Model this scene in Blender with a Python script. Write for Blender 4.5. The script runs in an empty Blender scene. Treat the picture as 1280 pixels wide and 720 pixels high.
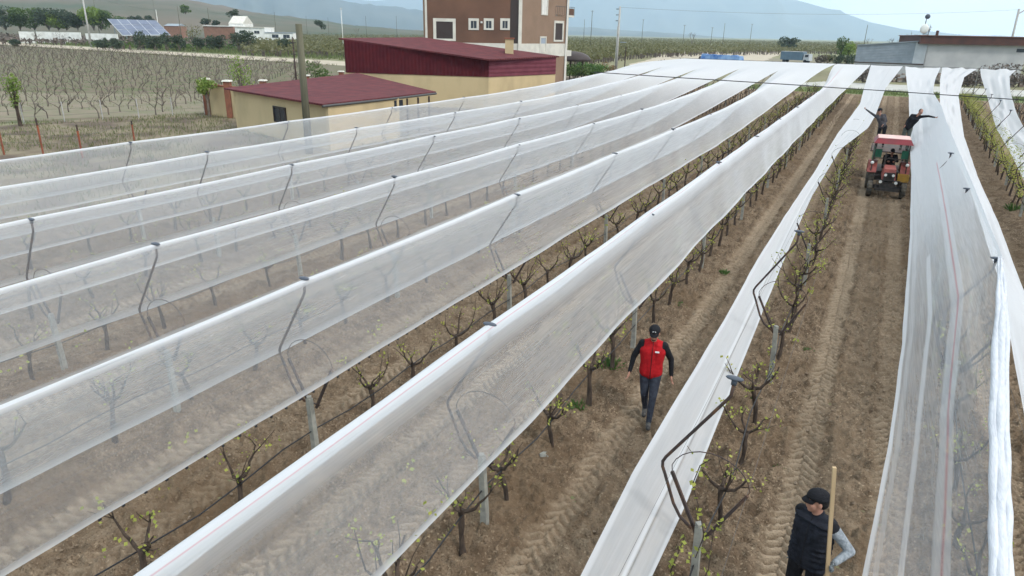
import bpy, bmesh, math, random
import numpy as np
from mathutils import Vector, Matrix
S = bpy.context.scene
col = S.collection
R = math.radians
rnd = random.Random(7)

# ------------------------------------------------------------------ camera
H = 6.1
FPX = 853.3
def cam_basis():
    p, a, ro = R(20.494), R(27.113), R(1.2)
    f = np.array([0, math.cos(p), -math.sin(p)]); r = np.array([1., 0, 0]); u = np.array([0, math.sin(p), math.cos(p)])
    c, s = math.cos(ro), math.sin(ro)
    cr = c*r + s*u; cu = -s*r + c*u
    M = np.array([[math.cos(a), -math.sin(a), 0], [math.sin(a), math.cos(a), 0], [0, 0, 1]])
    return M@f, M@cr, M@cu
cf, cr, cu = cam_basis()
cam = bpy.data.objects.new('camera', bpy.data.cameras.new('camera'))
col.objects.link(cam)
cam.data.lens = 24; cam.data.sensor_width = 36
cam.data.clip_start = 0.1; cam.data.clip_end = 60000
m = Matrix.Identity(4)
for i in range(3):
    m[i][0] = cr[i]; m[i][1] = cu[i]; m[i][2] = -cf[i]
m[2][3] = H
cam.matrix_world = m
S.camera = cam
fh = np.array([cf[0], cf[1], 0]); fh /= np.linalg.norm(fh)
def ray(x, y): return cf + cr*(x-640)/FPX - cu*(y-360)/FPX
def P(x, y, d):
    """point seen at photo pixel x, y at forward ground distance d"""
    v = ray(x, y); return np.array([0, 0, H]) + v*(d/v.dot(fh))
def G(x, d, z=0.0):
    v = ray(x, 40); v = np.array([v[0], v[1], 0]); v = v*(d/v.dot(fh)); return np.array([v[0], v[1], z])
def hz(x): return 41 + .021*(x-640)

# ------------------------------------------------------------------ render and light
S.render.engine = 'CYCLES'
S.cycles.use_denoising = True
S.cycles.max_bounces = 8
S.cycles.diffuse_bounces = 3
S.cycles.transparent_max_bounces = 48
S.cycles.volume_bounces = 1
S.view_settings.view_transform = 'Standard'
S.view_settings.look = 'None'
S.view_settings.exposure = 0.56
S.view_settings.gamma = 1.0

SUN_EL, SUN_AZ = 50, 118          # azimuth from +Y towards +X
w = bpy.data.worlds.new('World'); S.world = w; w.use_nodes = True
nt = w.node_tree; nt.nodes.clear()
def nd(t, kind, **kw):
    n = t.nodes.new(kind)
    for k, v in kw.items():
        if hasattr(n, k) and not isinstance(v, tuple): setattr(n, k, v)
    return n
out = nd(nt, 'ShaderNodeOutputWorld'); bg = nd(nt, 'ShaderNodeBackground')
sky = nd(nt, 'ShaderNodeTexSky'); sky.sky_type = 'NISHITA'; sky.sun_disc = False
sky.sun_elevation = R(SUN_EL); sky.sun_rotation = R(SUN_AZ); sky.air_density = 1.2; sky.dust_density = 1.5
bg.inputs[1].default_value = 0.1
tc = nd(nt, 'ShaderNodeTexCoord'); mp = nd(nt, 'ShaderNodeMapping'); mp.inputs['Scale'].default_value = (1.6, 1.6, 7.0)
no = nd(nt, 'ShaderNodeTexNoise'); no.inputs['Scale'].default_value = 1.7; no.inputs['Detail'].default_value = 7; no.inputs['Roughness'].default_value = .55
dp = nd(nt, 'ShaderNodeVectorMath'); dp.operation = 'DOT_PRODUCT'
dv = Vector((0.55, 0.8, 0.45)).normalized(); dp.inputs[1].default_value = dv
mr = nd(nt, 'ShaderNodeMapRange'); mr.inputs['From Min'].default_value = .55; mr.inputs['From Max'].default_value = .90
mr.inputs['To Min'].default_value = .02; mr.inputs['To Max'].default_value = .85
ad = nd(nt, 'ShaderNodeMath'); ad.operation = 'ADD'
rm = nd(nt, 'ShaderNodeMapRange'); rm.inputs['From Min'].default_value = .42; rm.inputs['From Max'].default_value = .95
mx = nd(nt, 'ShaderNodeMixRGB'); mx.inputs[2].default_value = (17, 17.1, 17.1, 1)
base = nd(nt, 'ShaderNodeMixRGB'); base.inputs[0].default_value = .62; base.inputs[2].default_value = (8.6, 10.6, 11.6, 1)
L = nt.links.new
L(tc.outputs['Generated'], mp.inputs[0]); L(mp.outputs[0], no.inputs['Vector']); L(tc.outputs['Generated'], dp.inputs[0])
L(dp.outputs['Value'], mr.inputs[0]); L(mr.outputs[0], ad.inputs[0]); L(no.outputs[0], ad.inputs[1]); L(ad.outputs[0], rm.inputs[0])
L(rm.outputs[0], mx.inputs[0]); L(sky.outputs[0], base.inputs[1]); L(base.outputs[0], mx.inputs[1]); L(mx.outputs[0], bg.inputs[0]); L(bg.outputs[0], out.inputs[0])
sun = bpy.data.objects.new('sun', bpy.data.lights.new('sun', 'SUN')); col.objects.link(sun)
sun.data.energy = 1.5; sun.data.angle = R(10); sun.data.color = (1, .965, .92)
sd = Vector((math.sin(R(SUN_AZ))*math.cos(R(SUN_EL)), math.cos(R(SUN_AZ))*math.cos(R(SUN_EL)), math.sin(R(SUN_EL))))
sun.rotation_euler = sd.to_track_quat('Z', 'Y').to_euler()

# ------------------------------------------------------------------ materials
def mat(name, c, rough=.8, c2=None, scale=6, bump=0, bscale=30, metal=0, spec=.3, detail=5, stretch=None, lo=.35, hi=.65, attr=None):
    mt = bpy.data.materials.new(name); mt.use_nodes = True
    t = mt.node_tree; b = t.nodes['Principled BSDF']
    b.inputs['Base Color'].default_value = (*c, 1); b.inputs['Roughness'].default_value = rough
    b.inputs['Metallic'].default_value = metal; b.inputs['Specular IOR Level'].default_value = spec
    tcn = t.nodes.new('ShaderNodeTexCoord'); mpn = t.nodes.new('ShaderNodeMapping')
    if stretch: mpn.inputs['Scale'].default_value = stretch
    t.links.new(tcn.outputs['Object'], mpn.inputs[0])
    if c2:
        n = t.nodes.new('ShaderNodeTexNoise'); n.inputs['Scale'].default_value = scale; n.inputs['Detail'].default_value = detail
        r = t.nodes.new('ShaderNodeMapRange'); r.inputs['From Min'].default_value = lo; r.inputs['From Max'].default_value = hi
        x = t.nodes.new('ShaderNodeMixRGB'); x.inputs[1].default_value = (*c, 1); x.inputs[2].default_value = (*c2, 1)
        t.links.new(mpn.outputs[0], n.inputs['Vector']); t.links.new(n.outputs[0], r.inputs[0]); t.links.new(r.outputs[0], x.inputs[0])
        t.links.new(x.outputs[0], b.inputs['Base Color'])
    if bump:
        n = t.nodes.new('ShaderNodeTexNoise'); n.inputs['Scale'].default_value = bscale; n.inputs['Detail'].default_value = 5
        bp = t.nodes.new('ShaderNodeBump'); bp.inputs['Strength'].default_value = bump; bp.inputs['Distance'].default_value = .02
        t.links.new(mpn.outputs[0], n.inputs['Vector']); t.links.new(n.outputs[0], bp.inputs['Height']); t.links.new(bp.outputs[0], b.inputs['Normal'])
    return mt
M = {}
M['bark'] = mat('vine_bark', (.030, .021, .016), .95, (.085, .06, .045), 14, .8, 60, stretch=(1, 1, .3))
M['bark2'] = mat('tree_bark', (.10, .08, .06), .95, (.19, .16, .13), 4, .6, 20)
def leafmat(name, c, c2, tr=.35):
    mt = mat(name, c, .6, c2, 3.0, lo=.3, hi=.7); t = mt.node_tree; b = t.nodes['Principled BSDF']
    tl = t.nodes.new('ShaderNodeBsdfTranslucent'); ms = t.nodes.new('ShaderNodeMixShader'); ms.inputs[0].default_value = tr
    src = b.inputs['Base Color'].links[0].from_socket
    t.links.new(src, tl.inputs[0]); t.links.new(b.outputs[0], ms.inputs[1]); t.links.new(tl.outputs[0], ms.inputs[2])
    t.links.new(ms.outputs[0], t.nodes['Material Output'].inputs[0]); return mt
M['leaf'] = leafmat('young_vine_leaf', (.20, .26, .045), (.42, .40, .09))
M['weed'] = leafmat('weed_leaf', (.045, .11, .03), (.12, .20, .05))
M['grass'] = leafmat('grass_blade', (.07, .12, .03), (.19, .20, .08))
M['drygrass'] = leafmat('dry_grass', (.17, .15, .075), (.09, .12, .04))
M['green'] = leafmat('tree_leaf', (.045, .085, .025), (.12, .17, .045))
M['brightgreen'] = leafmat('bright_tree_leaf', (.12, .20, .035), (.24, .30, .07))
M['olive'] = leafmat('olive_leaf', (.035, .055, .032), (.075, .10, .06))
M['farleaf'] = leafmat('far_vine_leaf', (.10, .11, .04), (.19, .17, .085))
M['twig'] = mat('bare_twig', (.085, .066, .055), .9, (.16, .13, .11), 2)
M['concrete'] = mat('weathered_concrete', (.29, .28, .24), .9, (.19, .185, .165), 9, .5, 60)
M['iron'] = mat('rusty_iron', (.045, .032, .03), .7, (.13, .065, .035), 7, .2, 80, lo=.5, hi=.75)
M['cap'] = mat('grey_plastic', (.07, .08, .10), .5)
M['wire'] = mat('wire', (.10, .10, .10), .6, metal=.6)
M['hose'] = mat('black_hose', (.02, .02, .022), .5)
M['yellow'] = mat('yellow_render', (.52, .40, .23), .9, (.40, .31, .18), .6, .15, 30, stretch=(1, 1, .5), lo=.45, hi=.72)
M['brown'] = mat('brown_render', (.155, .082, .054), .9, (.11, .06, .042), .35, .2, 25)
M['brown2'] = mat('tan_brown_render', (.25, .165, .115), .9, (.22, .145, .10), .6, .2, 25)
M['white'] = mat('white_paint', (.76, .75, .71), .8, (.60, .58, .54), .8)
M['cream'] = mat('cream_stone', (.60, .57, .50), .85, (.50, .47, .42), 1.2)
M['glass'] = mat('dark_glass', (.025, .03, .04), .15, spec=.6)
M['shutter'] = mat('dark_shutter', (.04, .028, .026), .6)
M['terracotta'] = mat('terracotta', (.25, .095, .055), .9, (.17, .07, .045), 3)
M['metalgrey'] = mat('grey_cladding', (.28, .31, .34), .5, (.23, .26, .29), 1, metal=.3)
M['lightgrey'] = mat('pale_cladding', (.45, .47, .49), .6, (.38, .40, .42), 1)
M['greywall'] = mat('grey_white_render', (.45, .44, .43), .9, (.37, .36, .36), .5, stretch=(1, 1, 1))
M['rust_roof'] = mat('brown_roof_edge', (.095, .042, .032), .8, (.06, .032, .028), .8)
M['polewood'] = mat('old_wood_pole', (.085, .08, .055), .95, (.13, .12, .08), 5, .4, 40, stretch=(1, 1, .1))
M['polegrey'] = mat('concrete_pole', (.42, .40, .38), .9, (.34, .33, .31), 2)
M['orange'] = mat('orange_paint', (.30, .085, .04), .8, (.16, .06, .04), 6)
M['black'] = mat('black_fabric', (.012, .012, .015), .85)
def corr(name, c, c2, freq, axis=0, strength=.6):
    mt = mat(name, c, .8, c2, 1.5, spec=.12); t = mt.node_tree; b = t.nodes['Principled BSDF']
    tcn = t.nodes.new('ShaderNodeTexCoord'); wv = t.nodes.new('ShaderNodeTexWave'); wv.bands_direction = 'XYZ'[axis]
    wv.inputs['Scale'].default_value = freq
    bp = t.nodes.new('ShaderNodeBump'); bp.inputs['Strength'].default_value = strength; bp.inputs['Distance'].default_value = .04
    t.links.new(tcn.outputs['UV'], wv.inputs['Vector']); t.links.new(wv.outputs[0], bp.inputs['Height']); t.links.new(bp.outputs[0], b.inputs['Normal'])
    return mt
M['maroon'] = corr('maroon_roof_sheet', (.125, .034, .036), (.085, .025, .029), 1.0)
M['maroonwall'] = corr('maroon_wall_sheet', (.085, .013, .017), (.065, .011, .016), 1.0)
M['greysheet'] = corr('grey_wall_sheet', (.27, .30, .335), (.23, .26, .29), 1.2, 1)

# ------------------------------------------------------------------ mesh builder
class MB:
    def __init__(s): s.v = []; s.f = []; s.m = []; s.n = 0; s.uv = False
    def add(s, vs, fs, mi=0):
        s.v.extend([tuple(map(float, p)) for p in vs]); s.f.extend([tuple(i+s.n for i in f) for f in fs]); s.m.extend([mi]*len(fs)); s.n += len(vs)
        return s
    def hexa(s, b, t, mi=0):
        """b: four bottom points in order, t: four top points"""
        return s.add(list(b)+list(t), [(3, 2, 1, 0), (4, 5, 6, 7), (0, 1, 5, 4), (1, 2, 6, 5), (2, 3, 7, 6), (3, 0, 4, 7)], mi)
    def box(s, c, d, rz=0, mi=0, taper=1.0):
        x, y, z = d[0]/2, d[1]/2, d[2]/2; ca, sa = math.cos(rz), math.sin(rz)
        def q(px, py, pz): return (c[0]+px*ca-py*sa, c[1]+px*sa+py*ca, c[2]+pz)
        b = [q(-x, -y, -z), q(x, -y, -z), q(x, y, -z), q(-x, y, -z)]
        t = [q(-x*taper, -y*taper, z), q(x*taper, -y*taper, z), q(x*taper, y*taper, z), q(-x*taper, y*taper, z)]
        return s.hexa(b, t, mi)
    def tube(s, pts, rad, n=6, mi=0, cap=True):
        pts = [Vector(p) for p in pts]
        if not hasattr(rad, '__len__'): rad = [rad]*len(pts)
        vs = []; fs = []; prev = None
        for i, p in enumerate(pts):
            d = (pts[min(i+1, len(pts)-1)]-pts[max(i-1, 0)])
            d = d.normalized() if d.length > 1e-9 else Vector((0, 0, 1))
            if prev is None:
                a = d.orthogonal().normalized()
            else:
                a = (prev-d*prev.dot(d)); a = a.normalized() if a.length > 1e-6 else d.orthogonal().normalized()
            prev = a; b = d.cross(a)
            for k in range(n):
                th = 2*math.pi*k/n; vs.append(p+(a*math.cos(th)+b*math.sin(th))*rad[i])
        for i in range(len(pts)-1):
            for k in range(n):
                k2 = (k+1) % n; fs.append((i*n+k, i*n+k2, (i+1)*n+k2, (i+1)*n+k))
        if cap: fs.append(tuple(range(n-1, -1, -1))); fs.append(tuple((len(pts)-1)*n+k for k in range(n)))
        return s.add(vs, fs, mi)
    def ell(s, c, r, nu=12, nv=8, mi=0, M3=None, z0=-1.0, z1=1.0):
        vs = []; fs = []
        a0, a1 = math.asin(z0), math.asin(z1)
        for j in range(nv+1):
            ph = a0+(a1-a0)*j/nv
            for i in range(nu):
                th = 2*math.pi*i/nu; p = Vector((math.cos(th)*math.cos(ph)*r[0], math.sin(th)*math.cos(ph)*r[1], math.sin(ph)*r[2]))
                if M3 is not None: p = M3@p
                vs.append(p+Vector(c))
        for j in range(nv):
            for i in range(nu):
                i2 = (i+1) % nu; fs.append((j*nu+i, j*nu+i2, (j+1)*nu+i2, (j+1)*nu+i))
        if z0 > -1: fs.append(tuple(range(nu-1, -1, -1)))
        return s.add(vs, fs, mi)
    def leaves(s, c, r, n, size, seed=0, mi=0, shell=.0, flat=0.0, zmin=None):
        g = np.random.default_rng(seed)
        d = g.normal(size=(n, 3)); d /= np.linalg.norm(d, axis=1)[:, None]
        rr = (shell+(1-shell)*g.random(n))**(1/2.2)
        p = d*rr[:, None]*np.array(r)+np.array(c)
        s.quads(p, size, g, mi); return s
    def quads(s, p, size, g, mi=0):
        n = len(p)
        a = g.normal(size=(n, 3)); a /= np.linalg.norm(a, axis=1)[:, None]
        b = np.cross(a, g.normal(size=(n, 3))); b /= np.linalg.norm(b, axis=1)[:, None]
        sz = size*(.6+.8*g.random(n))[:, None]
        a = a*sz*.5; b = b*sz*.42
        vs = np.stack([p-a, p-b*.9+a*.15, p+a, p+b], 1).reshape(-1, 3)
        k = np.arange(n)*4+s.n
        s.v.extend(map(tuple, vs.tolist())); s.f.extend(zip(k.tolist(), (k+1).tolist(), (k+2).tolist(), (k+3).tolist())); s.m.extend([mi]*n); s.n += 4*n
    def mesh(s, name, mats, smooth=False):
        me = bpy.data.meshes.new(name); me.from_pydata(s.v, [], s.f)
        for mm in (mats if isinstance(mats, (list, tuple)) else [mats]): me.materials.append(mm)
        me.polygons.foreach_set('material_index', s.m)
        if smooth: me.polygons.foreach_set('use_smooth', [True]*len(s.f))
        if s.uv:
            uvl = me.uv_layers.new(name='UVMap'); co = np.array(s.v)
            for pl in me.polygons:
                nrm = pl.normal
                up = Vector((0, 0, 1)) if abs(nrm.z) < .8 else UVDIR
                ax = up.cross(nrm).normalized() if up.cross(nrm).length > 1e-6 else Vector((1, 0, 0))
                ay = nrm.cross(ax)
                for li in pl.loop_indices:
                    v = Vector(co[me.loops[li].vertex_index]); uvl.data[li].uv = (v.dot(ax), v.dot(ay))
        me.update(); return me
    def build(s, name, mats, parent=None, smooth=False, **kw):
        o = bpy.data.objects.new(name, s.mesh(name, mats, smooth)); col.objects.link(o)
        if parent is not None: o.parent = parent
        for k, v in kw.items(): o[k] = v
        return o
UVDIR = Vector((0.5, .85, 0))
def thing(name, label, cat, loc=(0, 0, 0), rz=0, group=None):
    o = bpy.data.objects.new(name, None); col.objects.link(o); o.location = loc; o.rotation_euler = (0, 0, rz)
    o.empty_display_size = .2
    o['label'] = label; o['category'] = cat
    if group: o['group'] = group
    return o
def tag(o, label, cat, group=None):
    o['label'] = label; o['category'] = cat
    if group: o['group'] = group
    return o
def copy_tree(o, parent=None):
    c = o.copy(); col.objects.link(c); c.parent = parent
    for ch in list(o.children): copy_tree(ch, c)
    return c
_O = 'first second third fourth fifth sixth seventh eighth ninth tenth eleventh twelfth thirteenth fourteenth fifteenth sixteenth seventeenth eighteenth nineteenth'.split()
ORD = _O+[t_+('ieth' if not o_ else 'y-'+o_) for t_ in ('twent', 'thirt', 'fort', 'fift', 'sixt', 'sevent') for o_ in ['']+_O[:9]]
def proj(p):
    v = np.array(p, float)-np.array([0, 0, H]); z = v.dot(cf)
    if z < .1: return None
    return 640+FPX*v.dot(cr)/z, 360-FPX*v.dot(cu)/z
def inframe(p, mg=0):
    q = proj(p); return q is not None and -mg < q[0] < 1280+mg and -mg < q[1] < 720+mg

# smooth value noise
_g = np.random.default_rng(5); _T = _g.random((256, 256))
def vn(x, y):
    x = np.asarray(x, float); y = np.asarray(y, float)
    xi = np.floor(x).astype(int); yi = np.floor(y).astype(int); fx = x-xi; fy = y-yi
    fx = fx*fx*(3-2*fx); fy = fy*fy*(3-2*fy)
    a = _T[yi & 255, xi & 255]; b = _T[yi & 255, (xi+1) & 255]; c = _T[(yi+1) & 255, xi & 255]; d = _T[(yi+1) & 255, (xi+1) & 255]
    return (a*(1-fx)+b*fx)*(1-fy)+(c*(1-fx)+d*fx)*fy-.5
def sm(a, b, x):
    t = np.clip((np.asarray(x, float)-a)/(b-a), 0, 1); return t*t*(3-2*t)
def gridmesh(name, X, Y, Z, mats, attrs=None, smooth=True, uv=None):
    ny, nx = X.shape
    me = bpy.data.meshes.new(name); me.vertices.add(nx*ny)
    me.vertices.foreach_set('co', np.stack([X, Y, Z], -1).reshape(-1).astype(np.float32))
    i = np.arange(ny-1)[:, None]*nx+np.arange(nx-1)[None, :]
    q = np.stack([i, i+1, i+nx+1, i+nx], -1).reshape(-1, 4)
    nf = len(q); me.loops.add(nf*4); me.polygons.add(nf)
    me.loops.foreach_set('vertex_index', q.reshape(-1).astype(np.int32))
    me.polygons.foreach_set('loop_start', (np.arange(nf)*4).astype(np.int32))
    me.polygons.foreach_set('use_smooth', np.full(nf, smooth))
    for k, v in (attrs or {}).items():
        at = me.attributes.new(k, 'FLOAT', 'POINT'); at.data.foreach_set('value', v.reshape(-1).astype(np.float32))
    for mm in (mats if isinstance(mats, (list, tuple)) else [mats]): me.materials.append(mm)
    me.update(calc_edges=True); me.validate()
    o = bpy.data.objects.new(name, me); col.objects.link(o); return o

# ------------------------------------------------------------------ ground and terrain
def groundmat():
    mt = bpy.data.materials.new('plain_ground'); mt.use_nodes = True; t = mt.node_tree; b = t.nodes['Principled BSDF']; b.inputs['Roughness'].default_value = .95
    b.inputs['Specular IOR Level'].default_value = .1
    g = t.nodes.new('ShaderNodeNewGeometry')
    def noise(sc, det=4):
        n = t.nodes.new('ShaderNodeTexNoise'); n.inputs['Scale'].default_value = sc; n.inputs['Detail'].default_value = det
        t.links.new(g.outputs['Position'], n.inputs['Vector']); return n
    n1, n2, n3 = noise(.02), noise(.5, 6), noise(.004)
    def ramp(src, a, bb, c1, c2):
        r = t.nodes.new('ShaderNodeMapRange'); r.inputs['From Min'].default_value = a; r.inputs['From Max'].default_value = bb; t.links.new(src.outputs[0], r.inputs[0])
        x = t.nodes.new('ShaderNodeMixRGB'); t.links.new(r.outputs[0], x.inputs[0])
        for k, c in ((1, c1), (2, c2)):
            if isinstance(c, tuple): x.inputs[k].default_value = (*c, 1)
            else: t.links.new(c.outputs[0], x.inputs[k])
        return x
    a = ramp(n2, .35, .65, (.20, .165, .11), (.13, .135, .065))
    c = ramp(n2, .3, .7, (.17, .19, .09), (.26, .225, .15))
    d = ramp(n1, .42, .6, a, c)
    e = ramp(n3, .45, .6, d, (.15, .16, .085))
    t.links.new(e.outputs[0], b.inputs['Base Color']); return mt
GM = groundmat()
def hill_h(x):     # px above the horizon line of the near green hill for a photo column
    return np.interp(x, [-400, 0, 150, 230, 265, 320, 400, 440, 530, 620], [22, 26, 28, 28, 24, 17, 11, 7, 3, 0])
azs = np.linspace(-80, 60, 281)
def azcol(az):     # azimuth in degrees (from +Y, positive right) to photo column on the horizon
    out = []
    for a in np.atleast_1d(az):
        v = np.array([math.sin(R(a)), math.cos(R(a)), 0]); z = v.dot(cf)
        out.append(640+FPX*v.dot(cr)/z if z > .05 else (-4000 if a < 0 else 5000))
    return np.array(out)
def polar(name, rs, hfun, m_):
    A, RR = np.meshgrid(np.radians(azs), rs)
    Z = hfun(A, RR); return gridmesh(name, RR*np.sin(A), RR*np.cos(A), Z, m_)
cols = azcol(azs)
HC = hill_h(cols)*(cols > -3999)
HC[azs < -66] = 26
def ground_full():
    a = np.radians(np.linspace(-180, 180, 361)); rs = np.concatenate([[0.01], np.geomspace(20, 32000, 60)])
    A, RR = np.meshgrid(a, rs); return gridmesh('ground', RR*np.sin(A), RR*np.cos(A), np.full(A.shape, -.07), GM)
g0 = ground_full(); g0['kind'] = 'structure'
def hfun(A, RR):
    hcol = np.interp(np.degrees(A), azs, HC)
    top = hcol/FPX*1700*1.05
    return -.3+top*sm(380, 1700, RR)**1.1*(1-sm(1900, 3000, RR))+vn(A*90, RR/120)*4*sm(500, 1500, RR)*(top > 1)
M['hill'] = mat('green_hill', (.045, .06, .028), .95, (.11, .085, .055), .004, lo=.4, hi=.6)
o = polar('near_hill', np.linspace(360, 3000, 60), hfun, M['hill']); o['kind'] = 'structure'
M['mount'] = mat('mountain_slope', (.022, .038, .045), .95, (.065, .075, .07), .0012, lo=.4, hi=.6)
def range_(name, r0, prof, amp, sc):
    xs, ys = zip(*prof); c = azcol(azs); top = np.interp(c, xs, ys)
    def f(A, RR):
        t = np.interp(np.degrees(A), azs, top)/FPX*r0/.95
        t = t*(1+amp*vn(np.degrees(A)*sc, 0*RR+3)+amp*.5*vn(np.degrees(A)*sc*2.7, 0*RR+9))
        ridge = vn(np.degrees(A)*sc*1.3+RR*sc/2500, RR/1100)*2
        shape = sm(r0*.72, r0, RR)*(1-.8*sm(r0*1.02, r0*1.3, RR))
        return -2+t*np.clip(shape+ridge*.22*sm(.02, .3, shape)*(1-sm(.85, 1, shape)), 0, 1.05)
    o = polar(name, np.linspace(r0*.7, r0*1.3, 50), f, M['mount']); o['kind'] = 'structure'; return o
range_('near_mountains', 6000, [(-400, 30), (0, 27), (60, 32), (130, 52), (200, 66), (300, 58), (350, 44), (400, 32), (450, 27), (500, 24), (560, 19), (640, 13), (740, 8), (840, 4), (930, 0), (5000, 0)], .10, .9)
range_('far_mountains', 12500, [(-400, 30), (380, 44), (460, 30), (530, 31), (640, 38), (720, 44), (800, 50), (860, 52), (900, 50), (950, 44), (1000, 36), (1040, 27), (1080, 18), (1120, 12), (1200, 7), (1300, 6), (5000, 4)], .06, .7)

# the air
def haze():
    b = MB(); b.box((0, 0, 650), (37000, 37000, 1306)); 
    mt = bpy.data.materials.new('haze'); mt.use_nodes = True; t = mt.node_tree; t.nodes.clear()
    o_ = t.nodes.new('ShaderNodeOutputMaterial'); v = t.nodes.new('ShaderNodeVolumePrincipled')
    v.inputs['Color'].default_value = (.66, .84, 1.0, 1); v.inputs['Density'].default_value = HAZE; v.inputs['Anisotropy'].default_value = .2
    t.links.new(v.outputs[0], o_.inputs['Volume']); h = b.build('haze', mt); h['kind'] = 'stuff'
HAZE = 1.2e-4
haze()

# vineyard soil: one displaced sheet
ROWS = {}   # row index -> (x0, slope)
ROWS[0] = (-.87, 0); ROWS[1] = (-3.55, 0); ROWS[2] = (-6.4, 0); ROWS[3] = (-9.45, 0); ROWS[4] = (-12.55, 0); ROWS[5] = (-15.55, 0); ROWS[6] = (-18.75, 0)
ROWS[-1] = (1.75, .017); ROWS[-2] = (4.2, .04); ROWS[-3] = (7.2, .05)
def rowx(k, y): a, b = ROWS[k]; return a+b*y
def soil():
    xs = np.concatenate([np.arange(-24, -8, .12), np.arange(-8, 4.3, .024), np.arange(4.3, 14, .12)])
    ys = [.5]
    while ys[-1] < 96: ys.append(ys[-1]+max(.023, .0026*ys[-1]))
    X, Y = np.meshgrid(xs, np.array(ys))
    Z = .05*vn(X*1.1, Y*1.1)+.05*vn(X*3.3+9, Y*3.3)+.034*vn(X*8, Y*8+5)+.030*np.maximum(vn(X*17+3, Y*17), -.1)+.055*vn(X*13+7, Y*13+3)+.045*vn(X*21+7, Y*21+3)
    clod = np.clip(vn(X*9+40, Y*9+11)-.16, 0, 1)+.7*np.clip(vn(X*16+40, Y*16+71)-.16, 0, 1); Z += clod*.30; Z += .085*vn(X*5.3, Y*5.3+30)*(.4+1.2*np.clip(vn(X*.9, Y*.9)+.5, 0, 1))+.05*np.abs(vn(X*7.7+5, Y*7.7+30))
    ks = sorted(ROWS, reverse=True)       # 6 ... -3 left to right
    rx = np.stack([rowx(k, Y) for k in ks]); dist = np.min(np.abs(rx-X), 0)
    Z += .07*np.exp(-(dist/.35)**2)
    dry = np.zeros_like(X)
    for i in range(len(ks)-1):
        a, b = rowx(ks[i], Y), rowx(ks[i+1], Y); c = (a+b)/2+.10*vn(Y/9, Y*0+i*7)
        for sgn in (-1, 1):
            sc = 0 if (ks[i+1], sgn) in () else 1
            dx = X-(c+sgn*.58); dxn = np.abs(dx)+.10*vn(X*4+i, Y*4)+.06*vn(X*11, Y*11); m_ = sm(.27, .13, dxn)*(1.0 if sgn < 0 else .72)
            wear = .75+.5*vn(Y/2.3+i*5, X*0+sgn*3+i); m_ = m_*np.clip(wear, .2, 1)
            ph = (Y*1.0+np.abs(dx)*.75)/.17+np.sign(dx)*.25+.25*vn(X*3, Y*3)
            lug = np.abs(ph % 1-.5)*2; lug = sm(.3, .7, lug)*(.55+.9*np.clip(vn(Y*1.7+i*9, X*2.5)+.5, 0, 1))
            Z = Z*(1-.72*m_)+m_*(-.065+.066*lug)
            dry = np.maximum(dry, m_*(.35+.55*lug))
            edge = np.exp(-((np.abs(dx)-.34)/.07)**2); Z += .018*edge*(1+vn(X*9, Y*9))
        mid = sm(.35, .2, np.abs(X-c)); dry = np.maximum(dry, mid*.15)
    Z -= Z.mean()*0
    fade = sm(90, 96, Y)+sm(12.5, 14, X)+sm(-22, -24, X); Z = Z*np.clip(1-fade, 0, 1)-.05*np.clip(fade, 0, 1)
    o = gridmesh('vineyard_soil', X, Y, Z, SOIL, {'dry': dry}); o['kind'] = 'structure'; return o
def soilmat():
    mt = bpy.data.materials.new('vineyard_soil'); mt.use_nodes = True; t = mt.node_tree; b = t.nodes['Principled BSDF']; b.inputs['Roughness'].default_value = .97; b.inputs['Specular IOR Level'].default_value = .08
    g = t.nodes.new('ShaderNodeNewGeometry'); at = t.nodes.new('ShaderNodeAttribute'); at.attribute_name = 'dry'
    def noise(sc, det=5):
        n = t.nodes.new('ShaderNodeTexNoise'); n.inputs['Scale'].default_value = sc; n.inputs['Detail'].default_value = det
        t.links.new(g.outputs['Position'], n.inputs['Vector']); return n
    def mixc(fac, c1, c2):
        x = t.nodes.new('ShaderNodeMixRGB'); t.links.new(fac, x.inputs[0])
        for k, c in ((1, c1), (2, c2)):
            if isinstance(c, tuple): x.inputs[k].default_value = (*c, 1)
            else: t.links.new(c, x.inputs[k])
        return x.outputs[0]
    def rng(s, a, bb):
        r = t.nodes.new('ShaderNodeMapRange'); r.inputs['From Min'].default_value = a; r.inputs['From Max'].default_value = bb; t.links.new(s, r.inputs[0]); return r.outputs[0]
    c = mixc(rng(noise(3.5).outputs[0], .35, .65), (.112, .077, .050), (.205, .150, .101))
    c = mixc(rng(noise(34, 5).outputs[0], .5, .66), c, (.085, .058, .038))
    c = mixc(rng(noise(26, 3).outputs[0], .58, .72), c, (.33, .252, .172))
    c = mixc(rng(noise(.35).outputs[0], .5, .68), c, (.13, .088, .054))
    c = mixc(at.outputs['Fac'], c, (.33, .255, .178))
    n = noise(38, 6); bp = t.nodes.new('ShaderNodeBump'); bp.inputs['Strength'].default_value = 1.0; bp.inputs['Distance'].default_value = .035
    t.links.new(n.outputs[0], bp.inputs['Height']); t.links.new(bp.outputs[0], b.inputs['Normal'])
    t.links.new(c, b.inputs['Base Color']); return mt
SOIL = soilmat()
soil()
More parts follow.
